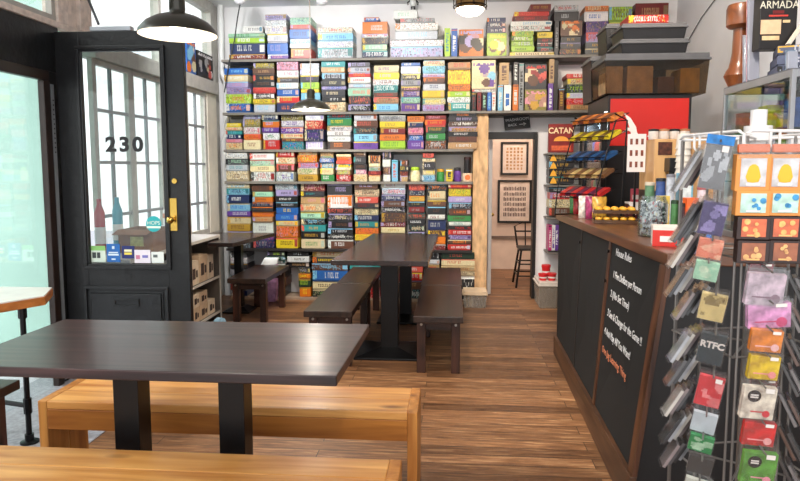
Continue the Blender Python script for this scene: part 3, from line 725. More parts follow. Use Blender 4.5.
# ============================================================ FURNITURE
walnut=wood('walnut_top',(26,15,16),(80,54,52),.34,0,2.2,14,.06,coat=.3,knots=False)
walnut_y=wood('walnut_top_y',(18,11,10),(48,32,29),.26,1,2.2,14,.06,coat=.25,knots=False)
blackm=mat('black_metal',(18,18,20),.38,.3,vary=.15)
pine=wood('pine',(190,118,50),(240,180,104),.4,0,2.4,7,.12,coat=.15)
pine_v=wood('pine_upright',(158,92,34),(212,146,72),.42,2,2.4,7,.12,coat=.1)
stainb=wood('dark_bench_wood',(22,14,11),(60,40,30),.34,1,2.4,9,.12,coat=.15)
stainb_v=wood('dark_leg_wood',(32,17,12),(80,44,30),.4,2,2.4,9,.12)
stainb_x=wood('dark_rail_wood',(34,20,16),(78,48,34),.4,0,2.4,9,.12)
boltm=mat('bolt_silver',(190,188,182),.3,.9)
def pedestal(T,x,y,ztop,pw=.075,base=.52,name='pedestal'):
    b=MB(); b.box(x-pw/2,x+pw/2,y-pw/2,y+pw/2,.05,ztop-.012); build(b,'post',blackm,T,bevel=.003)
    b=MB(); h=base/2; b.box(x-h,x+h,y-h,y+h,.001,.018); b.hexa([(x-h+.01,y-h+.01,.018),(x+h-.01,y-h+.01,.018),(x+h-.01,y+h-.01,.018),(x-h+.01,y+h-.01,.018)],[(x-.06,y-.06,.055),(x+.06,y-.06,.055),(x+.06,y+.06,.055),(x-.06,y+.06,.055)]); build(b,'foot_plate',blackm,T,bevel=.004)
    b=MB(); b.box(x-.2,x+.2,y-.03,y+.03,ztop-.012,ztop-.0005); b.box(x-.03,x+.03,y-.2,y+.2,ztop-.012,ztop-.0006); build(b,'top_plate',blackm,T)
# front walnut table
T=thing('cafe_table',(-1.05,2.3,0),'large dark walnut cafe table nearest the camera, shining in the daylight','table')
b=MB(); b.prism([(-1.705,1.966),(-.362,1.960),(-.345,2.647),(-1.69,2.628)],.725,.76); build(b,'tabletop',walnut,T,bevel=.004)
for px in (133,236):
    x=aty(px,420,2.3)[0]; pedestal(T,x,2.3,.725,.098,.5)
# middle table
T=thing('cafe_table',(-.49,5.45,0),'long dark cafe table in the middle of the room with two black pedestals','table')
b=MB(); b.prism([(-.867,4.506),(-.166,4.484),(-.132,6.39),(-.790,6.406)],.722,.76); build(b,'tabletop',walnut_y,T,bevel=.004)
pedestal(T,-.47,4.84,.722,.13,.50); pedestal(T,-.43,5.95,.722,.11,.50)
# table beside the low shelving
T=thing('cafe_table',(-2.12,5.93,0),'small dark table against the left wall behind the low white shelving','table')
b=MB(); b.prism([(-2.16,5.47),(-1.925,5.47),(-1.80,6.38),(-2.45,6.38),(-2.45,5.815),(-2.16,5.815)],.722,.76); build(b,'tabletop',walnut_y,T,bevel=.004)
pedestal(T,-2.10,6.13,.722,.075,.27)
# window ledge table on iron pipe leg
T=thing('window_table',(-2.3,2.95,0),'orange edged wooden table, top painted with pale reflection, iron pipe legs, at the left edge','table')
b=MB(); b.prism([(-2.215,2.89),(-2.095,3.105),(-2.20,3.33),(-2.50,3.33),(-2.50,2.40)],.712,.756); build(b,'table_edge',wood('oak_edge',(150,84,34),(206,132,66),.4,1,2.4,8,.12),T,bevel=.003)
b=MB(); b.prism([(-2.212,2.893),(-2.099,3.103),(-2.202,3.326),(-2.497,3.326),(-2.497,2.41)],.756,.762); build(b,'tabletop',mat('table_top_reflection',(222,212,206),.25,vary=.06,coat=.3),T)  # white reflection on the wooden top is put into its colour
pipe=mat('iron_pipe',(26,25,27),.4,.6)
def pipeleg(x,y,nm='leg'):
    b=MB(); b.tube([(x,y,.03),(x,y,.712)],.014); b.lathe([(.045,.001),(.045,.012),(.022,.018),(.022,.05)],(x,y,0),16); b.tube([(x,y,.16),(x,y,.24)],.02); b.tube([(x,y,.66),(x,y,.711)],.021); l=build(b,nm,pipe,T); return l
pipeleg(-2.171,3.03); pipeleg(-2.46,2.46); pipeleg(-2.45,3.1)
b=MB(); b.tube([(-2.19,3.035,.2),(-2.43,3.09,.2)],.013); build(b,'cross_pipe',pipe,T)
# pine benches (front two)
def pine_bench(x0,x1,y0,y1,lab,lean=0):
    T=thing('pine_bench',((x0+x1)/2,(y0+y1)/2,0),lab,'bench','chunky pine benches at the front table'); z=.42
    ym=(y0+y1)/2; s=.042
    build(MB().box(x0+s,x1-s,y0,ym-.003,z-.035,z),'seat_plank',pine,T,bevel=.004)
    build(MB().box(x0+s,x1-s,ym+.003,y1,z-.035,z-.002),'seat_plank',pine,T,bevel=.004)
    for ya in (y0,y1-.035): build(MB().box(x0+s,x1-s,ya,ya+.035,z-.125,z-.0355),'apron',wood('pine_apron',(140,78,24),(200,130,56),.42,0,2.4,7,.12),T,bevel=.003)
    for xa in (x0,x1-s):
        build(MB().box(xa,xa+s,y0,ym-.002,.001,z),'leg',pine_v,T,bevel=.004); build(MB().box(xa,xa+s,ym+.002,y1,.001,z-.001),'leg',pine_v,T,bevel=.004)
pine_bench(-1.775,-.135,2.54,2.838,'pine bench standing behind the front walnut table')
pine_bench(-2.0,-.165,1.83,2.115,'pine bench cut off by the bottom edge of the view, nearest the camera')
# dark benches
def dark_bench(x0,x1,y0,y1,lab,gx=None):
    T=thing('dark_bench',((x0+x1)/2,(y0+y1)/2,0),lab,'bench','dark stained benches'); z=.42
    build(MB().box(x0,x1,y0,y1,z-.045,z),'seat',stainb,T,bevel=.004)
    L=.06
    for yy in (y0+.08,y1-.08-L):
        for xx in (x0+.02,x1-.02-L):
            l=build(MB().box(xx,xx+L,yy,yy+L,.001,z-.0455),'leg',stainb_v,T,bevel=.003)
            xo=xx+.03; b=MB(); b.tube([(xo,yy,z-.075),(xo,yy-.006,z-.075)],.009,10); build(b,'bolt',boltm,l)
        build(MB().box(x0+.02+L,x1-.02-L,yy+.01,yy+.045,z-.115,z-.046),'rail',stainb_x,T,bevel=.002)
    build(MB().box((x0+x1)/2-.02,(x0+x1)/2+.02,y0+.08+.046,y1-.08-.046,z-.115,z-.046),'stretcher',stainb,T,bevel=.002)
dark_bench(-1.035,-.69,4.35,5.44,'dark bench left of the long middle table, the nearer of its pair')
dark_bench(-1.0,-.70,5.46,6.38,'dark bench left of the long middle table, the farther of its pair')
dark_bench(-.255,.082,4.25,5.41,'dark bench right of the long middle table, the nearer of its pair')
dark_bench(-.262,.09,5.43,6.39,'dark bench right of the long middle table, the farther of its pair')
dark_bench(-2.03,-1.675,5.59,6.44,'small dark bench on the left in front of the lowest games')
dark_bench(-2.40,-2.037,1.95,2.80,'dark bench end at the left edge beside the iron pipe table')
# blue and white bag on floor under the small table
t_=thing('paper_bag',(-2.0,5.35,0),'pale blue paper bag lying on the floor at the end of the low shelving','bag')
b=MB(); b.hexa([(-2.08,5.28,.002),(-1.96,5.26,.002),(-1.94,5.40,.002),(-2.08,5.42,.002)],[(-2.06,5.30,.10),(-1.98,5.29,.13),(-1.97,5.36,.11),(-2.05,5.38,.12)]); build(b,'bag_body',mat('bag_blue',(150,190,214),.6,vary=.3,scale=20,bump=.4),t_,bevel=.012)
# low white edged shelving on the left
U=thing('low_shelving',(-2.35,5.0,0),'low white edged shelving along the left wall full of kraft cartons','shelf unit')
X0,X1,Y0,Y1=-2.545,-2.17,4.12,5.80
wedge=mat('dark_interior_board',(96,86,78),.45,vary=.08,scale=8)  # boards coloured dark so the unit's interior reads dark
build(MB().box(X0,X1,Y0,Y1,.775,.80),'top_board',mat('grey_counter_top',(196,190,188),.35,vary=.08,scale=8),U,bevel=.002)
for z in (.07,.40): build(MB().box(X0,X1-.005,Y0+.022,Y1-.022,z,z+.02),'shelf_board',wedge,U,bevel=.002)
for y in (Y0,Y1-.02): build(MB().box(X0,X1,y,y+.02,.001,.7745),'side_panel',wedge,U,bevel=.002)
fb=MB()
for y in (Y0+.001,Y1-.021): fb.box(X1+.0003,X1+.008,y,y+.02,.001,.80)
fb.box(X1+.0003,X1+.008,Y0+.021,Y1-.021,.40,.42); fb.box(X1+.0003,X1+.008,Y0+.021,Y1-.021,.07,.09); fb.box(X1+.0003,X1+.008,Y0+.021,Y1-.021,.775,.80)
build(fb,'front_trim',mat('pale_trim',(206,198,186),.45,vary=.08,scale=8),U)
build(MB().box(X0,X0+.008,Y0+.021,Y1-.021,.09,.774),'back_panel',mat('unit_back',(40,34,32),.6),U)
kraft=mat('kraft_card',(206,176,144),.6,vary=.1,scale=14,bump=.1)
def carton(x,y,z,w,d,h,lab,c=kraft,rot=0,flap=False,group='kraft cartons in the low shelving'):
    t_=thing('carton',(x,y,z),lab,'carton',group); M=Matrix.Translation((x,y,z+.0006))@Matrix.Rotation(rot,4,'Z')
    build(MB().box(-w/2,w/2,-d/2,d/2,0,h,M=M),'carton_body',c,t_,bevel=.002)
    build(MB().box(w/2+.0003,w/2+.001,-d*.32,d*.05,h*.25,h*.7,M=M),'printed_label',mat('carton_print',(70,54,48),.6,vary=.4,scale=60),t_)
    build(MB().box(w/2+.0003,w/2+.001,d*.12,d*.34,h*.3,h*.6,M=M),'printed_label',mat('carton_print',(70,54,48),.6,vary=.4,scale=60),t_)
    return t_
k=0
nth=['first','second','third','fourth','fifth','sixth','seventh','eighth','ninth']
pal2=mat('pale_carton',(222,200,172),.6,vary=.1,scale=14)
for zi,(z,h0) in enumerate(((.42,.26),(.09,.13),(.221,.12))):
    y=Y0+.05; j=0
    while y<Y1-.2:
        d=R.uniform(.13,.2); h=h0*R.uniform(.72,.98) if zi!=1 else h0
        if y+d>Y1-.03: break
        if not(zi==2 and j%3==2):
            carton(X1-.015-.13,y+d/2,z,.26,d*.94,h,'kraft carton, %s from the door, in the %s of the low shelving'%(nth[j],['upper bay','bottom layer','second layer'][zi]),kraft if R.random()<.6 else pal2)
        y+=d+.004; j+=1
t_=thing('wooden_bottle',(0,0,0),'small orange wooden bottle on the low shelving beside the door edge','bottle'); 
x,y=atz(190,236,.80); t_.location=(x-.03,y,.80); b=MB(); b.lathe([(.036,0),(.04,.01),(.04,.09),(.022,.12),(.013,.14),(.013,.165)],(x-.03,y,.8005),18); build(b,'bottle_body',mat('wood_bottle',(214,130,62),.4,vary=.15),t_); b=MB(); b.lathe([(.016,.165),(.016,.19),(.01,.195)],(x-.03,y,.8005),14); build(b,'stopper',mat('stopper_red',(176,60,44),.4),t_)
# things on the ledge seen through the door glass
x,y=atz(103,243,.8); t_=thing('open_carton',(x,y,.8),'big open brown carton behind the door glass','carton')
cb=mat('brown_carton',(134,92,62),.65,vary=.15,scale=10,bump=.1)
X0c=-2.50; b=MB(); w,d,h=.26,.30,.17
cx_,cy_=-2.30,4.62
for (a,c,e,f) in ((-w/2,w/2,-d/2,-d/2+.006),(-w/2,w/2,d/2-.006,d/2),(-w/2,-w/2+.006,-d/2+.006,d/2-.006),(w/2-.006,w/2,-d/2+.006,d/2-.006)): b.box(cx_+a,cx_+c,cy_+e,cy_+f,.802,.8+h)
b.box(cx_-w/2,cx_+w/2,cy_-d/2,cy_+d/2,.8005,.802); t_.location=(cx_,cy_,.8); build(b,'carton_body',cb,t_)
b=MB(); b.hexa([(cx_-w/2,cy_-d/2-.09,.94),(cx_+w/2,cy_-d/2-.09,.94),(cx_+w/2,cy_-d/2,.968),(cx_-w/2,cy_-d/2,.968)],[(cx_-w/2,cy_-d/2-.09,.944),(cx_+w/2,cy_-d/2-.09,.944),(cx_+w/2,cy_-d/2,.972),(cx_-w/2,cy_-d/2,.972)]); build(b,'flap',cb,t_)
b=MB(); b.box(cx_-.04,cx_+.06,cy_-d/2-.0015,cy_-d/2-.0005,.85,.92); build(b,'shipping_label',mat('label_olive',(190,190,120),.6,vary=.3,scale=40),t_)
t_=thing('letter_tray',(-2.33,4.95,.8),'white stack of papers and leaflets behind the door glass','papers')
for k in range(5): build(MB().box(-2.42+.01*k,-2.22+.006*k,4.88,5.1,.801+.03*k,.828+.03*k),'leaflet_stack',mat('paper_%d'%(k%3),[(230,230,228),(200,210,220),(224,206,190)][k%3],.6,vary=.15,scale=30),t_)
t_=thing('canister',(-2.36,5.22,.8),'white cylinder drum standing behind the round teal sticker','canister')
build(MB().lathe([(.06,0),(.07,.01),(.07,.26),(.06,.27)],(-2.36,5.22,.8005),20),'drum',mat('drum_white',(224,222,220),.5,vary=.08,scale=20),t_)
build(MB().lathe([(.072,.2),(.072,.24)],(-2.36,5.22,.8005),20,cap=False),'band',mat('drum_band',(196,120,80),.5),t_)
for (px,c,lab) in ((99,(176,40,60),'red printed bottle on the window rail behind the door glass'),(117,(60,160,184),'teal printed bottle on the window rail behind the door glass')):
    y,z=atx(px,205,-2.50); t_=thing('bottle',(-2.50,y,.80),lab,'bottle')
    build(MB().lathe([(.032,0),(.036,.01),(.036,.30),(.016,.36),(.016,.40)],(-2.50,y,.8005),16),'bottle_body',mat('bottle_%d'%c[0],c,.3,vary=.1),t_)
    build(MB().lathe([(.0375,.08),(.0375,.2)],(-2.50,y,.8005),16,cap=False),'bottle_label',mat('bottle_label',(232,232,232),.5),t_)
# boxes on the trim above the windows
for (pa,pb,ya,c,acc,lab) in ((184,194,42,'blue','orange','blue and orange game box standing on the trim over the windows'),(195,211,57,'black','white','black game box with white title on the trim over the windows, beside the corner')):
    y0,_=atx(pa,70,LX+.02); y1,_=atx(pb,70,LX+.02); z=2.3305; h=atx(pb,ya,LX+.02)[1]-z
    M=Matrix.Translation((LX+.045,(y0+y1)/2,z))@Matrix.Rotation(math.radians(90),4,'Z')
    mb=gamebox((y1-y0)-.02,.07,h,pc(c),pc(acc),'face',M=M)
    tag(build(mb,'board_game_box',pcm,None,recalc=False),lab,'board game')
# ============================================================ DOORWAY SIDE
# framed prints in the rear room
def framed(x0,y0,x1,y1,lab,rows,cols,c):
    a,zt=aty(x0,y0,9.0); c1,zb=aty(x1,y1,9.0); T=thing('framed_print',((a+c1)/2,9.0,zb),lab,'picture')
    b=MB(); w=.028; b.box(a,c1,8.985,9.015,zt-w,zt); b.box(a,c1,8.985,9.015,zb,zb+w); b.box(a,a+w,8.985,9.015,zb+w,zt-w); b.box(c1-w,c1,8.985,9.015,zb+w,zt-w)
    build(b,'frame',mat('frame_black',(22,18,17),.35),T); build(MB().box(a+w,c1-w,9.0,9.015,zb+w,zt-w),'mount',mat('mount_cream',(228,212,198),.6),T)
    b=MB(); W=c1-a-2*w; Hh=zt-zb-2*w
    for j in range(rows):
        for i in range(cols):
            u=a+w+W*(.12+.76*(i+.5)/cols); v=zb+w+Hh*(.1+.8*(j+.5)/rows); q=W*.76/cols*R.uniform(.2,.36)
            b.box(u-q,u+q,8.998,8.9995,v-Hh*.3/rows,v+Hh*.3/rows*R.uniform(.4,1))
    build(b,'print',mat('print_%d'%c[0],c,.6,vary=.4,scale=30),T)
framed(501,142,528,175,'small framed print hanging above the larger one in the back room',7,5,(186,140,96))
framed(498,180,531,223,'larger framed print with rows of small figures in the back room',6,14,(92,70,66))
# tall metal stool in the rear room
sx_,sy_=.965,7.78
T=thing('metal_chair',(sx_,sy_,0),'dark metal open back chair standing in the back room behind the doorway','chair')
sm=mat('stool_metal',(34,30,30),.4,.5)
build(MB().box(sx_-.17,sx_+.17,sy_-.17,sy_+.17,.44,.47),'seat',sm,T,bevel=.01)
for (u,v) in ((-1,-1),(1,-1),(1,1),(-1,1)): build(MB().tube([(sx_+u*.2,sy_+v*.2,.001),(sx_+u*.14,sy_+v*.14,.44)],.013),'leg',sm,T)
b=MB()
for z in (.14,.28):
    f=.2-.06*z/.44
    b.tube([(sx_-f,sy_-f,z),(sx_+f,sy_-f,z),(sx_+f,sy_+f,z),(sx_-f,sy_+f,z),(sx_-f,sy_-f,z)],.009)
build(b,'foot_rail',sm,T)
b=MB(); b.tube([(sx_-.16,sy_+.15,.47),(sx_-.19,sy_+.2,.70),(sx_-.1,sy_+.22,.75),(sx_+.1,sy_+.22,.75),(sx_+.19,sy_+.2,.70),(sx_+.16,sy_+.15,.47)],.012); b.tube([(sx_-.18,sy_+.19,.64),(sx_+.18,sy_+.19,.64)],.01)
for q in (-.06,.06): b.tube([(sx_+q,sy_+.15,.47),(sx_+q,sy_+.21,.74)],.008)
build(b,'back_frame',sm,T)
# chalk sign over the doorway
a,zc=aty(517,122,6.94); T=thing('chalk_sign',(a,6.94,zc-.08),'small tilted blackboard with chalk arrow hanging above the doorway','sign')
Ms=Matrix.Translation((a,6.94,zc))@Matrix.Rotation(math.radians(-6),4,'Y')
build(MB().box(-.135,.135,-.006,.006,-.075,.075,M=Ms),'board',mat('slate_black',(24,24,24),.6),T,bevel=.002)
b=MB(); 
chalk=mat('chalk_white',(226,226,226),.8,vary=.1,scale=60)
Mt=Ms@Matrix.Translation((0,-.0062,0))@Matrix.Rotation(math.pi/2,4,'X')
text('WASHROOM',.042,Mt@Matrix.Translation((0,.026,0)),chalk,'chalk_writing',T,.0004); text('BACK',.036,Mt@Matrix.Translation((-.05,-.028,0)),chalk,'chalk_writing',T,.0004); build(MB().tube([Mt@Vector((.02,-.028,.001)),Mt@Vector((.09,-.028,.001))],.003,6).tube([Mt@Vector((.065,-.012,.001)),Mt@Vector((.09,-.028,.001)),Mt@Vector((.065,-.044,.001))],.003,6),'chalk_arrow',chalk,T)
b=MB(); b.tube([(a-.06,6.95,zc+.075),(a-.02,6.985,zc+.17)],.0025,6); b.tube([(a+.09,6.95,zc+.085),(a-.02,6.985,zc+.17)],.0025,6); build(b,'cord',mat('cord_grey',(140,130,120),.7),T)
# narrow display between doorway and counter
def bx2(x0,y0,x1,y1,Y,d,base,acc,style,name,lab,cat,group=None,ext=None):
    a,zt=aty(x0,y0,Y); c,zb=aty(x1,y1,Y); mb=gamebox(c-a-.003,d,zt-zb-.001,pc(base,.03),pc(acc,.03),style,M=Matrix.Translation(((a+c)/2,Y,zb+.0005)))
    o=tag(build(mb,name,pcm,None,recalc=False),lab,cat,group); return o,a,c,zb,zt
# shelves
Tn=thing('narrow_display',(1.12,6.85,.6),'narrow wall rack right of the doorway, holding red and gold games','shelf')
for y in (152.6,184.5,217,251.5):
    a,z=aty(547,y+.5,6.74); c,_=aty(576,y,6.72)
    build(MB().box(a,c+.06,6.70,BY-.001,z-.018,z),'shelf_board',mat('rack_grey',(110,104,98),.5),Tn,bevel=.002)
bk=mat('rack_side',(60,54,50),.5); 
a,_=aty(577,180,6.72); build(MB().box(a+.07,a+.09,6.70,BY-.001,.55,1.9),'side_board',bk,Tn)
# strategy box with red cover
a,zt=aty(549,124,6.74); c,zb=aty(573.5,152.4,6.74); T=thing('board_game_box',((a+c)/2,6.74,zb),'dark red game box with cream CATAN title over an orange sun, right of the doorway','board game')
build(MB().box(a,c,6.74,6.80,zb+.0005,zt),'box_body',mat('catan_red',(132,34,30),.4,vary=.25,scale=16),T,bevel=.002)
text('CATAN',.082,facing((a+c)/2,6.7385,zt-.07),mat('title_cream',(238,214,170),.5),'title',T,.0008,sx=.95,bold=.002)
b=MB(); n=16; cx2=(a+c)/2; zz=zb+.115
poly=[(cx2+.075*math.cos(math.pi*k/n),zz+.05*math.sin(math.pi*k/n)) for k in range(n+1)]
b.add([(x,6.7385,z) for x,z in poly]+[(x,6.7398,z) for x,z in poly],[tuple(range(n+1)),tuple(range(2*n+1,n,-1))]); build(b,'sun_print',mat('sun_orange',(244,160,60),.5,vary=.15),T)
build(MB().box(a+.03,c-.03,6.7385,6.7398,zb+.02,zb+.07),'lower_print',mat('print_rust',(206,90,50),.5,vary=.3,scale=40),T)
ys=[154,161.5,169,176.5,183.9]
for k in range(4): bx2(549,ys[k],574,ys[k+1],6.73+.002*k,.2,'charcoal','gold','flat','board_game_box','charcoal game box with golden end, %s from top beneath the red sun box'%ORD[k],'board game','dark games in the narrow rack')
for k in range(4):
    a,zt=aty(549.5,ys[k]+.6,6.72); c,zb=aty(557.5,ys[k+1]-.4,6.72)
    b=MB(); m_=(a+c)/2; h=zt-zb
    b.add([(m_-.035,6.725,zb),(m_+.035,6.725,zb),(m_+.02,6.725,zb+h*.6),(m_,6.725,zt),(m_-.02,6.725,zb+h*.6),(m_-.035,6.7285,zb),(m_+.035,6.7285,zb),(m_+.02,6.7285,zb+h*.6),(m_,6.7285,zt),(m_-.02,6.7285,zb+h*.6)],[(0,1,2,3,4),(9,8,7,6,5),(0,5,6,1),(1,6,7,2),(2,7,8,3),(3,8,9,4),(4,9,5,0)])
    tag(build(b,'golden_tag',mat('gold_card',(238,174,52),.5,vary=.1)),'golden shield shaped tag on the %s dark box in the narrow rack'%ORD[k],'tag','golden tags in the narrow rack')
for k,(y0,y1,x0,x1,ba,ac) in enumerate(((187.5,192.5,549,571,'charcoal','silver'),(192.5,199.5,550,573,'red','white'),(199.5,208,549,570,'cream','black'),(208,216.4,549,572,'brown','grey'))):
    bx2(x0,y0,x1,y1,6.73,.2,ba,ac,'flat','board_game_box','%s game box lying %s from top in the lower narrow rack'%(ba,ORD[k]),'board game','games in the lower narrow rack')
for k,(ba,ac) in enumerate((('magenta','white'),('white','purple'),('purple','white'),('darkred','cream'),('cream','red'))):
    x0=548.5+k*3.4; bx2(x0,225,x0+3.2,250.8,6.73,.17,ba,ac,'vert','book','%s upright booklet, %s from left in the lowest narrow rack'%(ba,ORD[k]),'book','booklets beside the counter')
a=aty(537.5,290,6.5)[0]; c=aty(561,290,6.5)[0]
tote('storage_tote',a,c,6.46,6.9,0,.27,'clear lidded tote on the floor between the doorway and the counter',cl,mat('lid_clear',(206,196,186),.4),.03)
for i,(px,py) in enumerate(((543,270.5),(552,272),(546,271))):
    x=aty(px,py,[6.6,6.6,6.74][i])[0]; T=thing('red_pot',(x,[6.6,6.6,6.74][i],.27),['small red pot with white band, left front on the clear tote','small red pot with white band, right front on the clear tote','taller red pot at the back on the clear tote'][i],'pot','red pots on the clear tote')
    hh=[.07,.075,.14][i]; y=[6.6,6.6,6.74][i]
    build(MB().lathe([(.036,0),(.044,hh*.8),(.048,hh*.8),(.048,hh),(.04,hh)],(x,y,.2705),16),'pot_body',mat('pot_red',(208,36,40),.4),T)
    build(MB().lathe([(.0425,hh*.35),(.0445,hh*.55)],(x,y,.2705),16,cap=False),'band',mat('band_white',(230,220,215),.5),T)
# ============================================================ COUNTER
CT=1.08
def fx(Y,z):   # front face of the counter leans a little: x at depth Y, height z
    t=(4.90-Y)/2.28; top=.800+.068*t; bot=.805-.058*t
    return bot+(top-bot)*z/1.03
CN,CF=2.62,4.90
cw=wood('counter_wood',(60,34,22),(124,78,50),.3,1,2.4,7,.12,coat=.25)
cwv=wood('counter_trim_wood',(46,26,18),(102,62,38),.4,2,2.4,9,.12)
slate=mat('chalkboard',(11,12,13),.75,vary=.18,scale=5)
C=thing('bar_counter',(1.2,3.76,0),'long wooden bar counter with chalkboard front panels on the right','counter')
def fslab(y0,y1,z0,z1,o0,o1):  # slab following the front, offsets outwards
    P=lambda y,z,o:(fx(y,z)-o,y,z)
    return MB().hexa([P(y0,z0,o1),(P(y0,z0,o0)),P(y1,z0,o0),P(y1,z0,o1)],[P(y0,z1,o1),P(y0,z1,o0),P(y1,z1,o0),P(y1,z1,o1)])
b=MB(); b.hexa([(fx(CN,.001)+.012,CN+.01,.001),(1.62,CN+.01,.001),(1.62,CF-.01,.001),(fx(CF,.001)+.012,CF-.01,.001)],[(fx(CN,1.03)+.012,CN+.01,1.029),(1.62,CN+.01,1.029),(1.62,CF-.01,1.029),(fx(CF,1.03)+.012,CF-.01,1.029)])
build(b,'carcass',mat('counter_black',(20,19,20),.5,vary=.2),C)
b=MB(); b.prism([(fx(CN,1.03)-.012,CN-.015),(1.66,CN-.015),(1.66,CF+.015),(fx(CF,1.03)-.015,CF+.015)],1.03,CT); build(b,'countertop',cw,C,bevel=.006)
edges=[CN+.05,3.44,3.47,4.11,4.125,4.885]
for i,(a,c) in enumerate(((2.70,3.435),(3.475,4.105),(4.13,4.88))):
    build(fslab(a,c,.14,1.028,-.012,-.002),'chalkboard_panel',slate,C,bevel=.001)
build(fslab(3.436,3.474,.14,1.028,-.012,.006),'batten',cwv,C,bevel=.002)
build(fslab(4.106,4.129,.14,1.028,-.012,.000),'batten',mat('batten_black',(26,22,20),.5),C)
build(fslab(CN,2.699,.14,1.028,-.012,.008),'corner_post',cwv,C,bevel=.002)
build(fslab(CN,CF-.005,.001,.139,-.012,.018),'kickboard',wood('kick_wood',(48,31,22),(92,60,38),.42,1,2.4,9,.12),C,bevel=.003)
for y,z in ((3.452,.98),(3.452,.82),(4.118,.95)): b=MB(); b.tube([(fx(y,z)-.006,y,z),(fx(y,z)-.016,y,z)],.009,10); build(b,'bolt',mat('bolt_black',(16,16,16),.4,.6),C)
# chalk writing on the nearest panel; baseline runs along -Y, upright in the leaning plane
chalk2=mat('chalk_orange',(206,124,88),.8,vary=.15,scale=60)
def wall_text(body,size,yl,z,m,sx=1.0,slope=0):
    # local x -> -Y, local y -> +Z, normal -> -X
    base=Matrix(((0,0,-1,fx((yl),z)+.0016-.0015),(-1,0,0,yl),(0,1,0,z),(0,0,0,1)))
    sh=Matrix.Identity(4); sh[0][1]=.0
    # lean so that the letters lie in the panel plane
    d=fx(yl,z+.1)-fx(yl,z); lean=Matrix.Identity(4); lean[2][1]=-d/.1
    d2=fx(yl-.1,z)-fx(yl,z); lean[2][0]=-d2/.1
    return text(body,size,base@lean@Matrix.Rotation(slope,4,'Z'),m,'chalk_writing',C,.0006,'LEFT',sx)
# anchor lines from where each begins on the panel
def anchor(px,py):
    y,z=atx(px,py,.84); return y,z
for body,px,py,size,m,sx in (('House Rules',615,250,.054,chalk,.95),('1 Five Dollars per Person',614,272,.052,chalk,.86),('2 (No Set Time)',613,291,.052,chalk,.95),('3 See & Change for the Game !!',611.5,310,.054,chalk,.84),('4 And Play All You Want!',610,328,.052,chalk,.88),('One Jug Learning Thing',609,346,.052,chalk2,.95)):
    y,z=anchor(px,py); wall_text(body,size,y-.01,z-.01,m,sx,0)
# ------------------------------------------------ drinks cooler behind the counter
FRX0,FRX1,FRY0,FRY1,FRZ=1.125,1.77,4.985,5.72,1.965
K=thing('drinks_cooler',((FRX0+FRX1)/2,(FRY0+FRY1)/2,0),'tall red sided drinks cooler with a white swoosh standing behind the counter','refrigerator')
kb=mat('cooler_black',(24,24,26),.35,vary=.1); kr=mat('cooler_red',(196,28,16),.35,vary=.08,scale=3,coat=.2)
b=MB(); b.box(FRX0+.04,FRX1,FRY0,FRY0+.03,.02,FRZ); b.box(FRX0+.04,FRX1,FRY1-.03,FRY1,.02,FRZ); b.box(FRX1-.03,FRX1,FRY0+.03,FRY1-.03,.02,FRZ); b.box(FRX0+.04,FRX1-.03,FRY0+.03,FRY1-.03,.02,.18); b.box(FRX0+.04,FRX1-.03,FRY0+.03,FRY1-.03,FRZ-.12,FRZ)
build(b,'cabinet',kb,K,bevel=.003)
build(MB().box(FRX0+.055,FRX1-.02,FRY0-.006,FRY0-.0005,1.585,FRZ-.03),'side_panel',kr,K,bevel=.002)
# swoosh
def ribbon(pts,ws,name,m,parent,y):
    b=MB(); vs=[]
    for i,(x,z) in enumerate(pts):
        x2,z2=pts[min(i+1,len(pts)-1)]; x1,z1=pts[max(i-1,0)]; dx,dz=x2-x1,z2-z1; l=math.hypot(dx,dz) or 1; nx,nz=-dz/l*ws[i],dx/l*ws[i]
        vs+=[(x+nx,y,z+nz),(x-nx,y,z-nz)]
    b.add(vs,[(2*i,2*i+1,2*i+3,2*i+2) for i in range(len(pts)-1)]); 
    o=len(vs); b.add([(p[0],y+.0012,p[2]) for p in vs],[(2*i,2*i+2,2*i+3,2*i+1) for i in range(len(pts)-1)])
    return build(b,name,m,parent)
wp=mat('graphic_white',(240,236,230),.4,vary=.02)
def fp(px,py): return aty(px,py,FRY0-.008)
pts=[fp(624,113),fp(629,119),fp(633,128),fp(635,138),fp(640,144),fp(650,148)]; ribbon(pts,[.001,.014,.024,.022,.02,.006],'white_swoosh',wp,K,FRY0-.0085)
pts=[fp(622,133),fp(628,129),fp(635,132),fp(640,140),fp(645,150)]; ribbon(pts,[.002,.012,.012,.01,.003],'white_swoosh',wp,K,FRY0-.0095)
pts=[fp(648,137),fp(651,131),fp(655,137)]; ribbon(pts,[.006,.004,.002],'white_swoosh',wp,K,FRY0-.0085)
b=MB(); zz0,zz1=.2,FRZ-.13
b.box(FRX0,FRX0+.038,FRY0+.004,FRY0+.06,zz0,zz1); b.box(FRX0,FRX0+.038,FRY1-.06,FRY1-.004,zz0,zz1); b.box(FRX0,FRX0+.038,FRY0+.06,FRY1-.06,zz1-.06,zz1); b.box(FRX0,FRX0+.038,FRY0+.06,FRY1-.06,zz0,zz0+.06)
dr=build(b,'door',kb,K,bevel=.002); build(MB().box(FRX0+.015,FRX0+.02,FRY0+.061,FRY1-.061,zz0+.061,zz1-.061),'door_glass',glass('cooler_glass',(236,244,250),.08),dr)
build(MB().tube([(FRX0-.02,FRY0+.05,1.0),(FRX0-.02,FRY0+.05,1.35)],.008),'handle',mat('handle_grey',(120,120,124),.3,.8),dr)
for z in (.5,.82,1.14,1.46): build(MB().box(FRX0+.045,FRX1-.035,FRY0+.035,FRY1-.035,z,z+.008),'shelf',mat('shelf_wire_white',(210,212,214),.4),K)
cans=[('red',(200,40,40)),('blue',(60,110,200)),('silver',(200,206,212)),('pink',(220,120,160)),('green',(70,160,90))]
protos={}
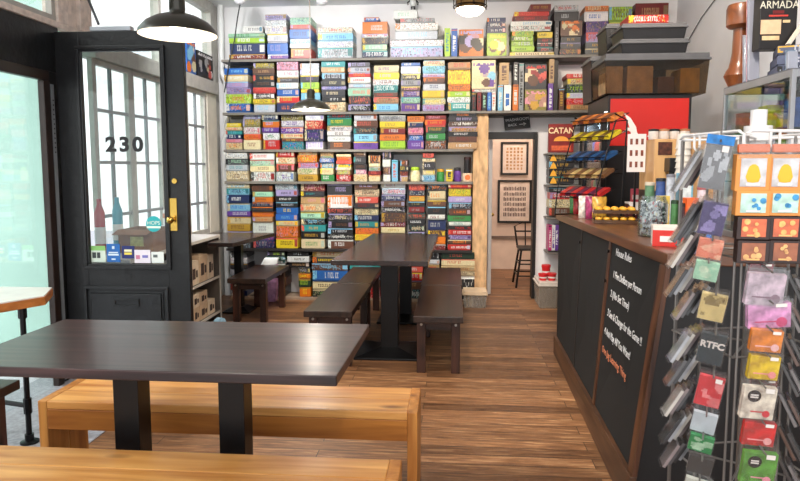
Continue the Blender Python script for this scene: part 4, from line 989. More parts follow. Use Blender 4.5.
nm=['lowest','lower middle','middle','upper middle','top']
for zi,z in enumerate((.508,.828,1.148,1.468)):
    for k in range(7):
        cn,cc=cans[(k//2+zi)%5]; y=FRY0+.09+k*.088
        if cn not in protos:
            t_=thing('drink_can',(0,0,0),'x','drink can'); build(MB().lathe([(.024,0),(.031,.008),(.031,.15),(.024,.165)],(0,0,0),12),'can_body',mat('can_'+cn,cc,.3,.3,vary=.2,scale=30),t_); build(MB().lathe([(.023,.1655),(.021,.169)],(0,0,0),12),'can_top',boltm,t_)
            protos[cn]=t_; t2=t_
        else: t2=dup(protos[cn])
        t2.location=(FRX0+.09,y,z+.001); t2['label']='%s drink can on the %s wire shelf inside the red sided cooler'%(cn,nm[zi]); t2['group']='%s cans on the %s cooler shelf'%(cn,nm[zi]); t2['category']='drink can'
l=bpy.data.lights.new('cooler_light','POINT'); l.energy=6; l.color=(.9,.96,1); l.shadow_soft_size=.03; o=bpy.data.objects.new('cooler_light',l); COL.objects.link(o); o.location=(FRX0+.07,(FRY0+FRY1)/2,1.76)
# totes stacked on the cooler
smoke=glass('smoked_plastic',(222,212,196),.03,.15,.06,(60,50,44)); ldark=mat('lid_grey',(96,96,98),.45,vary=.1)
darkp=mat('tote_black',(26,25,27),.4,vary=.15)
bz=FRZ+.002
tote('storage_tote',1.115,1.885,4.94,5.44,bz,2.262,'widest smoked plastic tote on the cooler, brown parcels showing through its side',smoke,ldark,.04,ribs=0)
for k,(u,w,h,c) in enumerate(((1.20,.13,.2,'tan'),(1.39,.19,.2,'tan'),(1.58,.12,.12,'brown'),(1.75,.14,.18,'gold'))):
    tag(build(MB().box(u-w/2,u+w/2,4.985,5.2,bz+.008,bz+.008+h),'parcel',mat('parcel_'+c,tuple(int(v*.9) for v in PAL[c]),.6,vary=.35,scale=14),bevel=.004),'%s parcel inside the smoked tote on the cooler, %s from left'%(c,ORD[k]),'parcel','parcels inside the smoked tote')
tote('storage_tote',1.12,1.75,5.47,5.86,bz+.0,2.335,'dark tote standing behind the widest one on the cooler top',darkp,ldark,.03,ribs=5)
tote('storage_tote',1.24,1.80,5.50,5.84,2.336,2.60,'dark tote highest at the back of the cooler stack',darkp,ldark,.03,ribs=5)
tote('storage_tote',1.235,1.745,4.99,5.38,2.263,2.375,'flat black tote on the widest smoked tote',darkp,ldark,.022,ribs=0)
tote('storage_tote',1.245,1.735,5.0,5.37,2.376,2.49,'flat black tote on top of another under the red box',darkp,ldark,.022,ribs=0)
a,_=aty(629,20,5.05); c,_=aty(669,20,5.05)
o=build(gamebox(c-a,.25,.07,pc('red',.02),pc('white'),'flat',M=Matrix.Translation(((a+c)/2,5.06,2.4905))),'board_game_box',pcm,None,recalc=False); tag(o,'red game box with white print on top of the black totes','board game')
for (x0,x1,y0,y1,ba,ac,lab) in ((608,630,5,16,'lime','brown','lime green game box behind the totes at the right of the highest shelf'),(631,668,2,14,'darkred','tan','dark red game box at the far right end of the highest shelf')):
    pass
# boxes at the far right of the highest shelf
for k,(x0,x1,y0,y1,ba,ac) in enumerate(((609,634,40,57,'charcoal','gold'),(609,634,22,40,'darkred','white'),(609,632,6,22,'lime','brown'),(635,665,38,57,'brown','cream'),(635,665,20,38,'red','white'),(635,668,3,20,'darkred','tan'))):
    a=aty(x0,30,FY)[0]; c=aty(x1,30,FY)[0]; zt=aty(640,y0,FY)[1]; zb=aty(640,y1,FY)[1]
    if y1==57: zb=ROWZ[0]
    tag(build(gamebox(c-a,.26,zt-zb-.001,pc(ba),pc(ac),'flat',M=Matrix.Translation(((a+c)/2,FY+.01,zb+.0006))),'board_game_box',pcm,None,recalc=False),'%s game box, %s print, far right of the highest shelf above the totes'%(ba,ac),'board game','board games on the highest shelf')
# ------------------------------------------------ snack rack at the far end of the counter
wire=mat('wire_black',(22,22,24),.4,.5)
S=thing('snack_rack',(1.0,4.55,CT),'black wire snack rack with sloping tiers at the far end of the counter','display rack')
ang=math.radians(-60)
MS=Matrix.Translation((.965,4.60,CT))@Matrix.Rotation(ang,4,'Z')
b=MB()
W=.2; 
for sx_ in (-W,W):
    b.tube([MS@Vector(p) for p in ((sx_,-.14,.004),(sx_,.10,.004),(sx_,.13,.66),(sx_,.02,.70))],.006,6)
    b.tube([MS@Vector(p) for p in ((sx_,-.14,.004),(sx_,-.12,.2),(sx_,.03,.66))],.005,6)
for z in (.3,.66): b.tube([MS@Vector((-W,.12,z)),MS@Vector((W,.12,z))],.004,6)
build(b,'frame',wire,S)
tiers=[(.13,-.10,'red',(190,36,36)),(.26,-.07,'brown',(120,80,46)),(.38,-.045,'blue',(34,84,140)),(.52,-.02,'yellow',(240,206,40)),(.64,.0,'orange',(222,130,50))]
for ti,(z,y,cn,cc) in enumerate(tiers):
    tb=MB(); Mt_=MS@Matrix.Translation((0,y,z))@Matrix.Rotation(math.radians(26),4,'X')
    for k in range(9):
        x=-W+2*W*k/8; tb.tube([Mt_@Vector((x,.0,0)),Mt_@Vector((x,.16,0)),],.0025,5)
    for yy,zz in ((0,0),(0,.035),(.16,0)): tb.tube([Mt_@Vector((-W,yy,zz)),Mt_@Vector((W,yy,zz))],.0035,6)
    build(tb,'tier',wire,S)
    names={'red':'red and pink','brown':'brown and gold','blue':'blue','yellow':'bright yellow','orange':'orange'}
    proto=None
    for k in range(7):
        x=-W+.026+k*.058
        alt=[cc,{'red':(90,30,60),'brown':(200,170,110),'blue':(20,40,70),'yellow':(120,90,30),'orange':(120,60,40)}[cn]][k%2]
        mm=mat('wrap_%s_%d'%(cn,k%2),alt,.3,vary=.4,scale=30)
        Mb=Mt_@Matrix.Translation((x,.06,.004))@Matrix.Rotation(R.uniform(-.06,.06),4,'Z')
        b2=MB(); b2.box(-.026,.026,-.05,.06,.001,.026,M=Mb); b2.box(-.024,.024,-.062,-.05,.009,.013,M=Mb); b2.box(-.02,.02,.06,.072,.009,.013,M=Mb)
        o=build(b2,'snack_bar',mm,None,bevel=.004)
        tag(o,'%s wrapped snack bar on the %s tier of the wire snack rack'%(names[cn],['lowest','second','third','fourth','top'][ti]),'snack','%s snack bars in the wire rack'%names[cn])
# bags of sweets hanging around the rack foot
for k,(px,py,c,lab) in enumerate(((569,203,(60,130,60),'green crinkled snack bag on the counter corner left of the wire rack'),(577,209,(196,40,44),'red crinkled snack bag at the foot of the wire rack'),(588,206,(206,150,140),'pale pink crinkled snack bag at the foot of the wire rack'),(565,210,(210,200,190),'white crinkled snack bag nearest the counter edge before the wire rack'),(575,212,(150,40,90),'magenta crinkled snack bag just before the wire rack'),(585,214,(196,150,60),'golden crinkled snack bag behind the pastry tray'))):
    x,y=atz(px,py+8,CT); x=max(x,.90+.03*(k%3)); b=MB(); hw,hh=.045,.15; y=(4.86-.1*k) if k<3 else 4.40-.07*(k-3)
    n_=6; vs=[];fs=[]
    for sgn in (-1,1):
        for j in range(n_+1):
            for i in range(n_+1):
                u=-1+2*i/n_; v=j/n_; th=.022*(1-abs(u)**3)*math.sin(math.pi*min(1,max(0,v)))**.5 if 0<v<1 else .001
                vs.append((x+u*hw+R.uniform(-.002,.002),y+sgn*th+v*.02,CT+.002+v*hh))
    N=(n_+1)**2
    for s_ in (0,1):
        for j in range(n_):
            for i in range(n_):
                a=s_*N+j*(n_+1)+i; f=(a,a+1,a+n_+2,a+n_+1); fs.append(f if s_==0 else f[::-1])
    b.add(vs,fs,None,True); o=build(b,'snack_bag',mat('bag_%d'%k,c,.25,vary=.5,scale=30),None); tag(o,lab,'snack bag')
# pastry trays
P=thing('pastry_tray',(0,0,0),'two tier clear tray of small golden cakes on the counter','tray')
xc,yc=atz(614,224,CT); xc+=.02; yc+=.06; P.location=(xc,yc,CT)
tr=mat('tray_brown',(84,56,34),.3,vary=.2,coat=.3)
for lv,z in enumerate((0.002,.062)):
    b=MB(); Mr=Matrix.Translation((xc,yc,CT+z))@Matrix.Rotation(math.radians(-8),4,'Z'); b.box(-.13,.13,-.06,.09,0,.006,M=Mr); 
    for q in ((-.13,.13,-.06,-.055),(-.13,.13,.085,.09),(-.13,-.125,-.055,.085),(.125,.13,-.055,.085)): b.box(*q,.006,.02,M=Mr)
    build(b,'tray_level',tr,P,bevel=.001)
b=MB()
for u in (-.124,.124):
    for v in (-.052,.082): b.tube([Mr@Vector((u,v,-.04)),Mr@Vector((u,v,0))],.003,6)
build(b,'support',wire,P)
proto=None
for lv,z in enumerate((.002,.062)):
    for k in range(5):
        for r in range(2):
            p=Mr@Vector((-.098+k*.048,-.03+r*.06,0)); 
            if proto is None:
                proto=thing('small_cake',(0,0,0),'x','cake'); build(MB().lathe([(.015,0),(.02,.014)],(0,0,0),12),'paper_cup',mat('cup_brown',(90,54,30),.6),proto); build(MB().lathe([(.021,.0145),(.023,.02),(.018,.03),(.006,.034)],(0,0,0),12),'crumb',mat('cake_gold',(232,168,50),.5,vary=.25,scale=60),proto); o=proto
            else: o=dup(proto)
            o.location=(p.x,p.y,CT+z+.0065); o['label']='golden topped small cake on the %s level of the counter tray'%['lower','upper'][lv]; o['category']='cake'; o['group']='cakes on the %s tray level'%['lower','upper'][lv]
# napkin holder
x,y=atz(636,219,CT); T=thing('napkin_holder',(x,y+.05,CT),'dark red napkin holder with a folded white paper corner hanging over it','napkin holder')
build(MB().box(x-.05,x+.06,y+.0,y+.1,CT+.001,CT+.10),'holder',mat('holder_maroon',(74,20,26),.4),T,bevel=.003)
b=MB(); b.add([(x-.055,y-.004,CT+.105),(x+.04,y-.004,CT+.11),(x-.005,y-.007,CT+.025),(x-.055,y-.003,CT+.105+.003),(x+.04,y-.003,CT+.113),(x-.005,y-.0035,CT+.03)],[(0,1,2),(5,4,3),(0,3,4,1),(1,4,5,2),(2,5,3,0)]); build(b,'napkin',mat('paper_white',(236,228,222),.7),T)
build(MB().box(x-.055,x+.05,y+.0,y+.09,CT+.101,CT+.112),'napkin_stack',mat('paper_white',(236,228,222),.7),T,bevel=.002)
x2,y2=aty(637,190,y+.03)[0],y+.05
T=thing('spice_box',(x2,y2,CT+.1125),'small pink and white carton on the napkin holder','carton'); build(MB().box(x2-.03,x2+.025,y2-.03,y2+.03,CT+.113,CT+.20),'carton_body',mat('pinkcarton',(190,70,90),.5,vary=.3,scale=30),T,bevel=.002); build(MB().box(x2-.031,x2+.0255,y2-.0315,y2-.0302,CT+.13,CT+.16),'label_band',mat('band_white',(230,220,215),.5),T)
# candy jar
x,y=atz(657,238,CT); x+=.0; y+=.08; r=.066
J=thing('candy_jar',(x,y,CT),'clear glass jar full of silver foil sweets near the front edge of the counter','jar')
jg=glass('jar_glass',(240,244,244),.10)
build(MB().lathe([(r,.001),(r+.003,.01),(r+.003,.17),(r-.006,.19),(r-.006,.2),(r-.009,.2),(r-.009,.188),(r,.168),(r,.012),(r-.004,.006)],(x,y,CT),28),'glass_body',jg,J)
b=MB(); cc_=[lin((236,236,240)),lin((226,228,232)),lin((150,154,162)),lin((210,90,90)),lin((228,214,180)),lin((90,110,160)),lin((60,60,66))]
for k in range(420):
    a_=R.uniform(0,6.28); rr=(r-.012)*math.sqrt(R.random()) if k%3 else r-.013; zz=R.uniform(.014,.172)
    Mq=Matrix.Translation((x+rr*math.cos(a_),y+rr*math.sin(a_),CT+zz))@Euler((R.random()*6,R.random()*6,R.random()*6)).to_matrix().to_4x4(); s_=R.uniform(.006,.009)
    b.box(-s_,s_,-s_*.7,s_*.7,-s_*.5,s_*.5,R.choice(cc_[:3] if R.random()<.7 else cc_),Mq)
o=build(b,'foil_sweets',printed('foil_print',.25),None); tag(o,'silver foil wrapped sweets filling the glass jar on the counter','sweets',kind='stuff')
# white, red and blue carton at the near edge
x,y=atz(678,249,CT); 
T=thing('carton',(x+.05,y+.13,CT),'long low white carton with red and blue front beside the sweets jar','carton')
Mx=Matrix.Translation((x+.055,y+.13,CT+.001))@Matrix.Rotation(math.radians(-14),4,'Z')
build(MB().box(-.12,.12,-.07,.07,0,.085,M=Mx),'carton_body',mat('carton_white',(232,222,212),.5),T,bevel=.002)
build(MB().box(-.12,.005,-.0715,-.0702,.0,.07,M=Mx),'red_print',mat('print_red',(214,50,40),.45,vary=.1),T); build(MB().box(.005,.12,-.0715,-.0702,.0,.07,M=Mx),'blue_print',mat('print_blue',(40,110,190),.45,vary=.25,scale=40),T)
build(MB().box(-.09,-.03,-.0727,-.0717,.02,.045,M=Mx),'white_mark',wp,T)
# coffee service further back
def ctop(px,py): return atz(px,py,CT)
Yk=3.95
def atk(px,py,Y=Yk): return aty(px,py,Y)
# kraft dispenser block
a,zt=atk(655,139,4.0); c,zb=atk(690,175,4.0)
T=thing('coffee_machine',((a+c)/2,4.1,CT),'tan fronted coffee machine with black spout behind the sweets jar','coffee machine')
tanp=wood('machine_tan',(196,146,92),(226,182,126),.4,2,2,6,.05,knots=False)
build(MB().box(a,c,4.0,4.3,CT+.20,zt),'body',tanp,T,bevel=.004); build(MB().box(a,c,4.14,4.3,CT+.001,CT+.199),'back_panel',kb,T); build(MB().box(a,c,3.98,4.139,CT+.001,CT+.03),'drip_tray',kb,T,bevel=.003)
u0,_=atk(658,150,4.0); u1,_=atk(672,150,4.0); _,v1=atk(660,142,4.0); _,v0=atk(660,155,4.0)
build(MB().box(u0,u1,3.9965,3.9995,v0,v1),'badge',mat('badge_brown',(84,44,30),.5,vary=.6,scale=50),T)
u0,_=atk(666,160,3.97); u1,v1=atk(677,158,3.97); _,v0=atk(670,175,3.97)
b=MB(); b.box(u0,u1,3.90,3.9995,v0+.02,v1); b.tube([((u0+u1)/2,3.95,v0-.03),((u0+u1)/2,3.95,v0+.02)],.02,12); build(b,'spout',kb,T,bevel=.003)
# small tins on top of it
for k in range(5):
    px=645+k*10.5; x,_z=atk(px,135,4.06); 
    zc=zt if 654<px<691 else None
    if zc is None: continue
    T=thing('sugar_tin',(x,4.1,zt+.001),'small white sugar tin on the coffee machine, %s from left'%ORD[k-1],'tin','tins on the coffee machine')
    build(MB().lathe([(.028,0),(.03,.004),(.03,.05)],(x,4.1,zt+.001),14),'tin_body',mat('tin_white',(222,214,206),.4,vary=.12,scale=30),T); build(MB().lathe([(.031,.0505),(.031,.062),(.012,.066)],(x,4.1,zt+.001),14),'lid',kb if k%2 else mat('lid_tan',(180,120,80),.5),T)
# menu card
a,zt2=aty(628,134,4.15); c,zb2=aty(645,172,4.15); T=thing('menu_card',((a+c)/2,4.15,CT),'tall white menu card with nine brown pictures, standing in a holder','menu')
build(MB().box(a,c,4.15,4.156,zb2,zt2),'card',mat('card_white',(228,224,222),.5,vary=.02),T)
build(MB().box((a+c)/2-.006,(a+c)/2+.006,4.157,4.165,CT+.001,zt2-.03).box((a+c)/2-.05,(a+c)/2+.05,4.14,4.2,CT+.001,CT+.008),'stand',wire,T)
b=MB()
for j in range(3):
    for i in range(3):
        u=a+(c-a)*(.2+.3*i); v=zb2+(zt2-zb2)*(.2+.3*j); q=(c-a)*.07; b.box(u-q,u+q,4.1485,4.1498,v-.018,v+.018)
build(b,'picture',mat('menu_picture',(124,66,50),.5,vary=.5,scale=60),T)
# cup stacks
cupw=mat('paper_cup_white',(236,228,216),.5,vary=.03)
def cupstack(px,ytop,Y,n,lab,m,r=.042,zb=CT,nm_='paper_cup_stack'):
    x,zt_=aty(px,ytop,Y); T=thing(nm_,(x,Y,zb),lab,'paper cups')
    h=zt_-zb; step=(h-.09)/(n-1)
    # cups sit upside down, each nested over the one below
    for k in range(n):
        z=zb+.001+k*step
        build(MB().lathe([(r+.003,0),(r+.003,.005),(r,.006),(r*.86,.088 if k==n-1 else step+.004)],(x,Y,z),20),'paper_cup',m,T)
cupstack(684,133.5,3.9,13,'tall stack of upside down white paper cups beside the coffee machine',cupw)
a,zt=aty(692,133,4.05); c,zb=aty(714,180,4.05)
T=thing('carton',((a+c)/2,4.15,CT),'tall tan carton of supplies right of the white cup stack','carton')
build(MB().box(a,c,4.05,4.25,CT+.001,zt),'carton_body',mat('tan_carton',(206,160,108),.55,vary=.08,scale=10),T,bevel=.003)
u0,v0=aty(691.5,172,4.0);u1,v1=aty(697,152,4.0)
b=MB(); b.lathe([(.02,0),(.024,.05),(.024,.1),(.01,.12)],((u0+u1)/2,4.0,CT+.001),14); tag(build(b,'cocoa_tub',mat('cocoa_tub',(110,46,34),.4,vary=.4,scale=40),None),'small brown printed tub before the tan carton','tub')
# front clutter: packets and canisters between jar and coffee machine
def tin(px,pt,pb,w,Y,c,lab,cat='canister',shape='cyl',c2=None):
    x,zt_=aty(px,pt,Y); z0=CT; x_=x; T=thing(cat.replace(' ','_'),(x,Y,z0),lab,cat); h=zt_-z0; wr=w/F*Y/2
    m_=mat('tin_%d_%d_%d'%c,c,.35,vary=.3,scale=30)
    if shape=='cyl':
        build(MB().lathe([(wr*.95,0),(wr,.005),(wr,h-.02)],(x,Y,z0+.001),18),'body',m_,T); build(MB().lathe([(wr*1.04,h-.0195),(wr*1.04,h-.004),(wr*.8,h-.001)],(x,Y,z0+.001),18),'lid',mat('lid_%d'%(c2 or (40,40,44))[0],c2 or (40,40,44),.4),T)
    else:
        build(MB().box(x-wr,x+wr,Y,Y+.06,z0+.001,z0+h),'body',m_,T,bevel=.002); build(MB().box(x-wr*.7,x+wr*.7,Y-.0015,Y-.0003,z0+h*.3,z0+h*.8),'printed_label',mat('lab_%d'%(c2 or (230,230,230))[0],c2 or (230,230,230),.5,vary=.2,scale=40),T)
tin(687,173,200,13,3.62,(130,190,216),'pale blue and white packet standing before the cup stack','packet','box',(226,234,238))
tin(671,174,200,8,3.60,(190,196,206),'clear canister with grey lid beside the pale blue packet',c2=(120,120,130))
tin(661,178,200,9,3.64,(60,84,140),'blue canister behind the sweets jar')
tin(650,182,205,9,3.70,(90,130,96),'green canister left of the blue one',c2=(200,190,170))
tin(665,196,215,10,3.38,(226,196,96),'yellow and white sweet packet behind the sweets jar','packet','box')
tin(675,200,222,7,3.2,(70,120,70),'green bottle of syrup beside the orange packet','bottle',c2=(30,60,34))
tin(683,203,225,8,3.16,(60,30,36),'dark maroon bottle between green bottle and orange packet','bottle',c2=(20,20,20))
tin(693,198,226,11,3.12,(236,96,36),'bright orange packet beside the hanging card sleeves','packet','box',(244,150,100))
tin(703,186,222,10,3.3,(206,190,196),'pinkish canister partly behind the hanging card sleeves',c2=(160,60,60))
# ------------------------------------------------ glass cabinet
GX,GX1,GY0,GY1,GZ=1.36,1.64,2.74,3.40,1.815
G=thing('glass_cabinet',((GX+GX1)/2,(GY0+GY1)/2,CT),'metal framed glass display cabinet on the counter holding small models','display cabinet')
alu=mat('aluminium',(170,172,176),.35,.7,vary=.05); w=.018
gz0=CT+.001
b=MB()
for x in (GX,GX1-w):
    for y in (GY0,GY1-w): b.box(x,x+w,y,y+w,gz0,GZ)
for z in (gz0,GZ-.03):
    h_=.03
    b.box(GX,GX+w,GY0+w,GY1-w,z,z+h_); b.box(GX1-w,GX1,GY0+w,GY1-w,z,z+h_); b.box(GX+w,GX1-w,GY0,GY0+w,z,z+h_); b.box(GX+w,GX1-w,GY1-w,GY1,z,z+h_)
build(b,'frame',alu,G,bevel=.001)
b=MB(); b.box(GX+.006,GX+.010,GY0+w,GY1-w,gz0+.03,GZ-.03); gg=glass('cabinet_glass',(240,246,246),.07)
build(b,'side_glass',gg,G); build(MB().box(GX+w,GX1-w,GY0+.006,GY0+.010,gz0+.03,GZ-.03),'front_glass',gg,G)
build(MB().box(GX+.002,GX1-.002,GY0+.002,GY1-.002,GZ+.0002,GZ+.005),'top_panel',mat('cab_top',(120,120,126),.35,.4),G)
b=MB(); b.box(GX1-.016,GX1-.012,GY0+w,GY1-w,gz0+.03,GZ-.03); build(b,'back_panel',mat('cab_back',(92,84,78),.5),G)
build(MB().box(GX+w+.001,GX1-w-.001,GY0+w+.001,GY1-w-.001,gz0+.002,gz0+.02),'floor_panel',alu,G)
for z in (1.35,1.58): build(MB().box(GX+.012,GX1-.017,GY0+w+.001,GY1-w-.001,z,z+.006),'glass_shelf',glass('shelf_glass',(220,234,232),.15),G)
build(MB().box(GX1-.05,GX1+.015,GY0-.034,GY0-.0005,gz0,GZ-.004),'wooden_post',wood('cab_wood',(200,150,90),(232,196,142),.4,2,2,7,.08),G,bevel=.002)
cols=[('yellow',(224,214,60)),('sky',(130,180,220)),('brown',(150,110,84)),('white',(220,216,210)),('grey',(100,104,112)),('orange',(214,130,60)),('blue',(50,80,150)),('tan',(196,160,124))]
kk=0
for zi,z in enumerate((gz0+.0215,1.357,1.587)):
    for j in range(5):
        y=GY0+.08+j*.115; cn,cc=cols[(zi*3+j)%8]; x=GX+.08; hh=R.uniform(.06,.14) if zi!=2 else R.uniform(.08,.15)
        if (zi+j)%2==0:
            b=MB(); b.box(x-.045,x+.05,y-.045,y+.045,z+.0005,z+hh); b.box(x-.0465,x-.0452,y-.03,y+.03,z+hh*.3,z+hh*.75)
            o=build(b,'model_kit',mat('kit_'+cn,cc,.45,vary=.45,scale=22),bevel=.002); cat='model box'
        else:
            b=MB(); b.lathe([(.035,0),(.035,.008),(.012,.012),(.02,.03),(.026,.05),(.015,.065),(.02,.08),(.004,.095)],(x,y,z+.0005),14); b.tube([(x-.02,y,z+.05),(x-.04,y+.02,z+.07)],.007); b.tube([(x+.02,y,z+.05),(x+.03,y-.025,z+.03)],.007)
            o=build(b,'painted_figurine',mat('fig_'+cn,cc,.5,vary=.5,scale=40)); cat='figurine'
        tag(o,'%s %s on the %s of the glass cabinet, %s from the front'%(cn,'model box' if cat=='model box' else 'painted figurine',['floor','middle shelf','upper shelf'][zi],ORD[j]),cat,'models in the glass cabinet'); kk+=1
# giant wooden pawn on the cabinet
x,zt=aty(738,5,3.335); GT=GZ+.0055
T=thing('wooden_pawn',(1.42,3.34,GT),'big turned wooden pawn standing on the far end of the glass cabinet','ornament')
tw=wood('turned_wood',(74,36,16),(150,84,40),.3,2,2,6,.05,coat=.4,knots=False)
hgt=zt-GT; xx=aty(737,40,3.30)[0]; xx=max(xx,GX+.045); T.location=(xx,3.335,GT)
build(MB().lathe([(.048,0),(.062,.03),(.07,.05),(.06,.075),(.05,.09),(.044,.12),(.038,.16),(.036,hgt-.115)],(xx,3.335,GT+.0003),24),'stem',tw,T)
build(MB().lathe([(.036,hgt-.1145),(.06,hgt-.108),(.069,hgt-.098),(.071,hgt-.02),(.064,hgt)],(xx,3.335,GT+.0003),28),'head',wood('turned_wood_top',(70,36,18),(140,80,42),.3,0,2,6,.05,coat=.4,knots=False),T)
# clear blister packs leaning beside it
bl=glass('blister',(222,226,236),.18,.08,.35,(206,210,222))
for k,(px,pt,pb,w_,Y,c,lab) in enumerate(((745,36,80,11,3.215,(150,150,160),'clear blister pack with grey model leaning on the cabinet before the wooden pawn'),(754,-4,77,10,3.175,(200,150,160),'tall clear plastic pack beside the black space fleet box'),(790,52,76,9,2.82,(120,140,160),'small clear blister pack in front of the stacked flat boxes'))):
    x,z1_=aty(px,pt,Y); x=max(x,GX+.012+w_/F*Y/2); z0_=GT+.0005 if k!=1 else GT+.0005; hw=w_/F*Y/2
    T=thing('blister_pack',(x,Y,z0_),lab,'blister pack'); Mq=Matrix.Translation((x,Y,z0_))@Matrix.Rotation(math.radians(-6),4,'X')
    build(MB().box(-hw,hw,-.02,.0,.002,z1_-z0_,M=Mq),'plastic_shell',bl,T,bevel=.003); build(MB().box(-hw,hw,.0005,.003,.002,z1_-z0_+.01,M=Mq),'backing_card',mat('blister_card_%d'%k,c,.5,vary=.5,scale=18),T)
# ARMADA box
x0_,_=aty(760,22,3.08); x1_,_=aty(797,22,3.08); zt=aty(778,-8,3.08)[1]; zb=aty(778,49,3.08)[1]
T=thing('board_game_box',((x0_+x1_)/2,3.08,zb),'black game box titled ARMADA standing on the glass cabinet','board game')
build(MB().box(x0_,x1_,3.08,3.15,zb,zt+.03),'box_body',mat('armada_black',(28,25,26),.4,vary=.3,scale=12),T,bevel=.002)
xm=(x0_+x1_)/2; tx=aty(779,16,3.08)
text('ARMADA',.047,facing(xm,3.0788,aty(779,5,3.08)[1]),mat('title_silver',(214,208,190),.4),'title',T,.0006,sx=.86)
def pr(pa,ya,pb,yb,nm_,m_):
    a,z1_=aty(pa,ya,3.079); c,z0_=aty(pb,yb,3.079); build(MB().box(a,c,3.0775,3.0795,z0_,z1_),nm_,m_,T)
pr(761,20,780.5,34,'picture_print',mat('arm_tan',(214,178,142),.5,vary=.12,scale=30)); pr(762,36,779,40,'picture_print',mat('arm_tan2',(214,184,140),.5,vary=.12,scale=30)); pr(769,15,788,16.4,'small_print',mat('arm_red',(190,60,50),.5)); pr(773,10.5,784,13.5,'emblem',mat('arm_dred',(110,24,24),.5)); pr(783,20,790,22.5,'small_print',mat('arm_tan2',(214,184,140),.5))
# red sided boxes stacked under it
zs=GT+.0006
for k in range(3):
    h_=(zb-GT-.002)/3; z=zs+k*h_; x=.0
    M=Matrix.Translation((GX+.15,2.955,z))@Matrix.Rotation(math.radians(-14-k*3),4,'Z')
    o=build(gamebox(.20,.19,h_-.001,mixc(pc('navy'),pc('silver'),.15),pc('silver'),'flat',M=M),'board_game_box',pcm,None,recalc=False)
    tag(o,'flat dark game box with pale lettering under the ARMADA box, %s from the bottom'%ORD[k],'board game','flat boxes on the glass cabinet')
b=MB(); 
Mq=Matrix.Translation((aty(791,22,3.02)[0],3.03,zb+.004))@Matrix.Rotation(math.radians(32),4,'Y')
o=build(MB().box(-.006,.006,0,.03,.01,.2,M=Mq),'game_book',mat('book_pages',(214,204,188),.6),bevel=.001); tag(o,'thin book with pale page edges leaning before the ARMADA box','book')
# ============================================================ SPINNER RACK OF CARD SLEEVES
wwhite=mat('wire_white',(228,226,224),.35,vary=.02)
wgrey=mat('wire_grey',(120,116,112),.35,.5)
RY=1.78
ax,_=aty(757,150,RY); SR=thing('spinner_rack',(ax,RY,0),'white topped wire spinner rack hung with card sleeves, front right','display rack')
_,zt=aty(757,110,RY); _,zr=aty(757,137,RY)
b=MB(); b.lathe([(.020,0),(.020,zt-zr+.02)],(ax,RY,zr-.02),18); b.lathe([(.034,0),(.034,(zt-zr)*.55)],(ax,RY,zr-.01),18); build(b,'hub',wwhite,SR)
b=MB(); b.tube([(ax,RY,.06),(ax,RY,zr-.021)],.012,10); build(b,'pole',wgrey,SR)
b=MB(); b.lathe([(.20,0),(.20,.012),(.03,.03),(.02,.06)],(ax,RY,.001),28); build(b,'base',wgrey,SR)
# top wire crown: four arms with loops
b=MB(); rt=.155; z1=zr+.008
corners=[]
for k in range(4):
    a_=math.radians(-135+90*k+12); corners.append((ax+rt*1.25*math.cos(a_),RY+rt*1.25*math.sin(a_)))
for k in range(4):
    (x0,y0),(x1,y1)=corners[k],corners[(k+1)%4]
    b.tube([(x0,y0,z1-.05),(x0,y0,z1-.01),(x0+(x1-x0)*.06,y0+(y1-y0)*.06,z1),(x1-(x1-x0)*.06,y1-(y1-y0)*.06,z1),(x1,y1,z1-.01),(x1,y1,z1-.05)],.004,8)
    for f in (.3,.62):
        cx_=x0+(x1-x0)*f; cy_=y0+(y1-y0)*f; dx,dy=(x1-x0)*.045,(y1-y0)*.045
        b.tube([(cx_-dx,cy_-dy,z1),(cx_-dx,cy_-dy,z1-.035),(cx_,cy_,z1-.045),(cx_+dx,cy_+dy,z1-.035),(cx_+dx,cy_+dy,z1)],.0035,8)
    b.tube([(x0,y0,z1-.012),(ax,RY,z1-.012)],.0035,8)
build(b,'crown',wwhite,SR)
b=MB()
for k in range(4):
    (x0,y0),(x1,y1)=corners[k],corners[(k+1)%4]
    for f in (.04,.5,.96):
        x=x0+(x1-x0)*f; y=y0+(y1-y0)*f; b.tube([(x,y,.25),(x,y,z1-.0125)],.0032,6)
for z in (.25,.6,.95,1.2):
    for k in range(4):
        (x0,y0),(x1,y1)=corners[k],corners[(k+1)%4]; b.tube([(x0,y0,z),(x1,y1,z)],.003,6); b.tube([(x0,y0,z),(ax,RY,z)],.003,6)
build(b,'wire_panels',wgrey,SR)
clearp=glass('sleeve_plastic',(252,252,252),.03,.08,.02,(230,232,236))
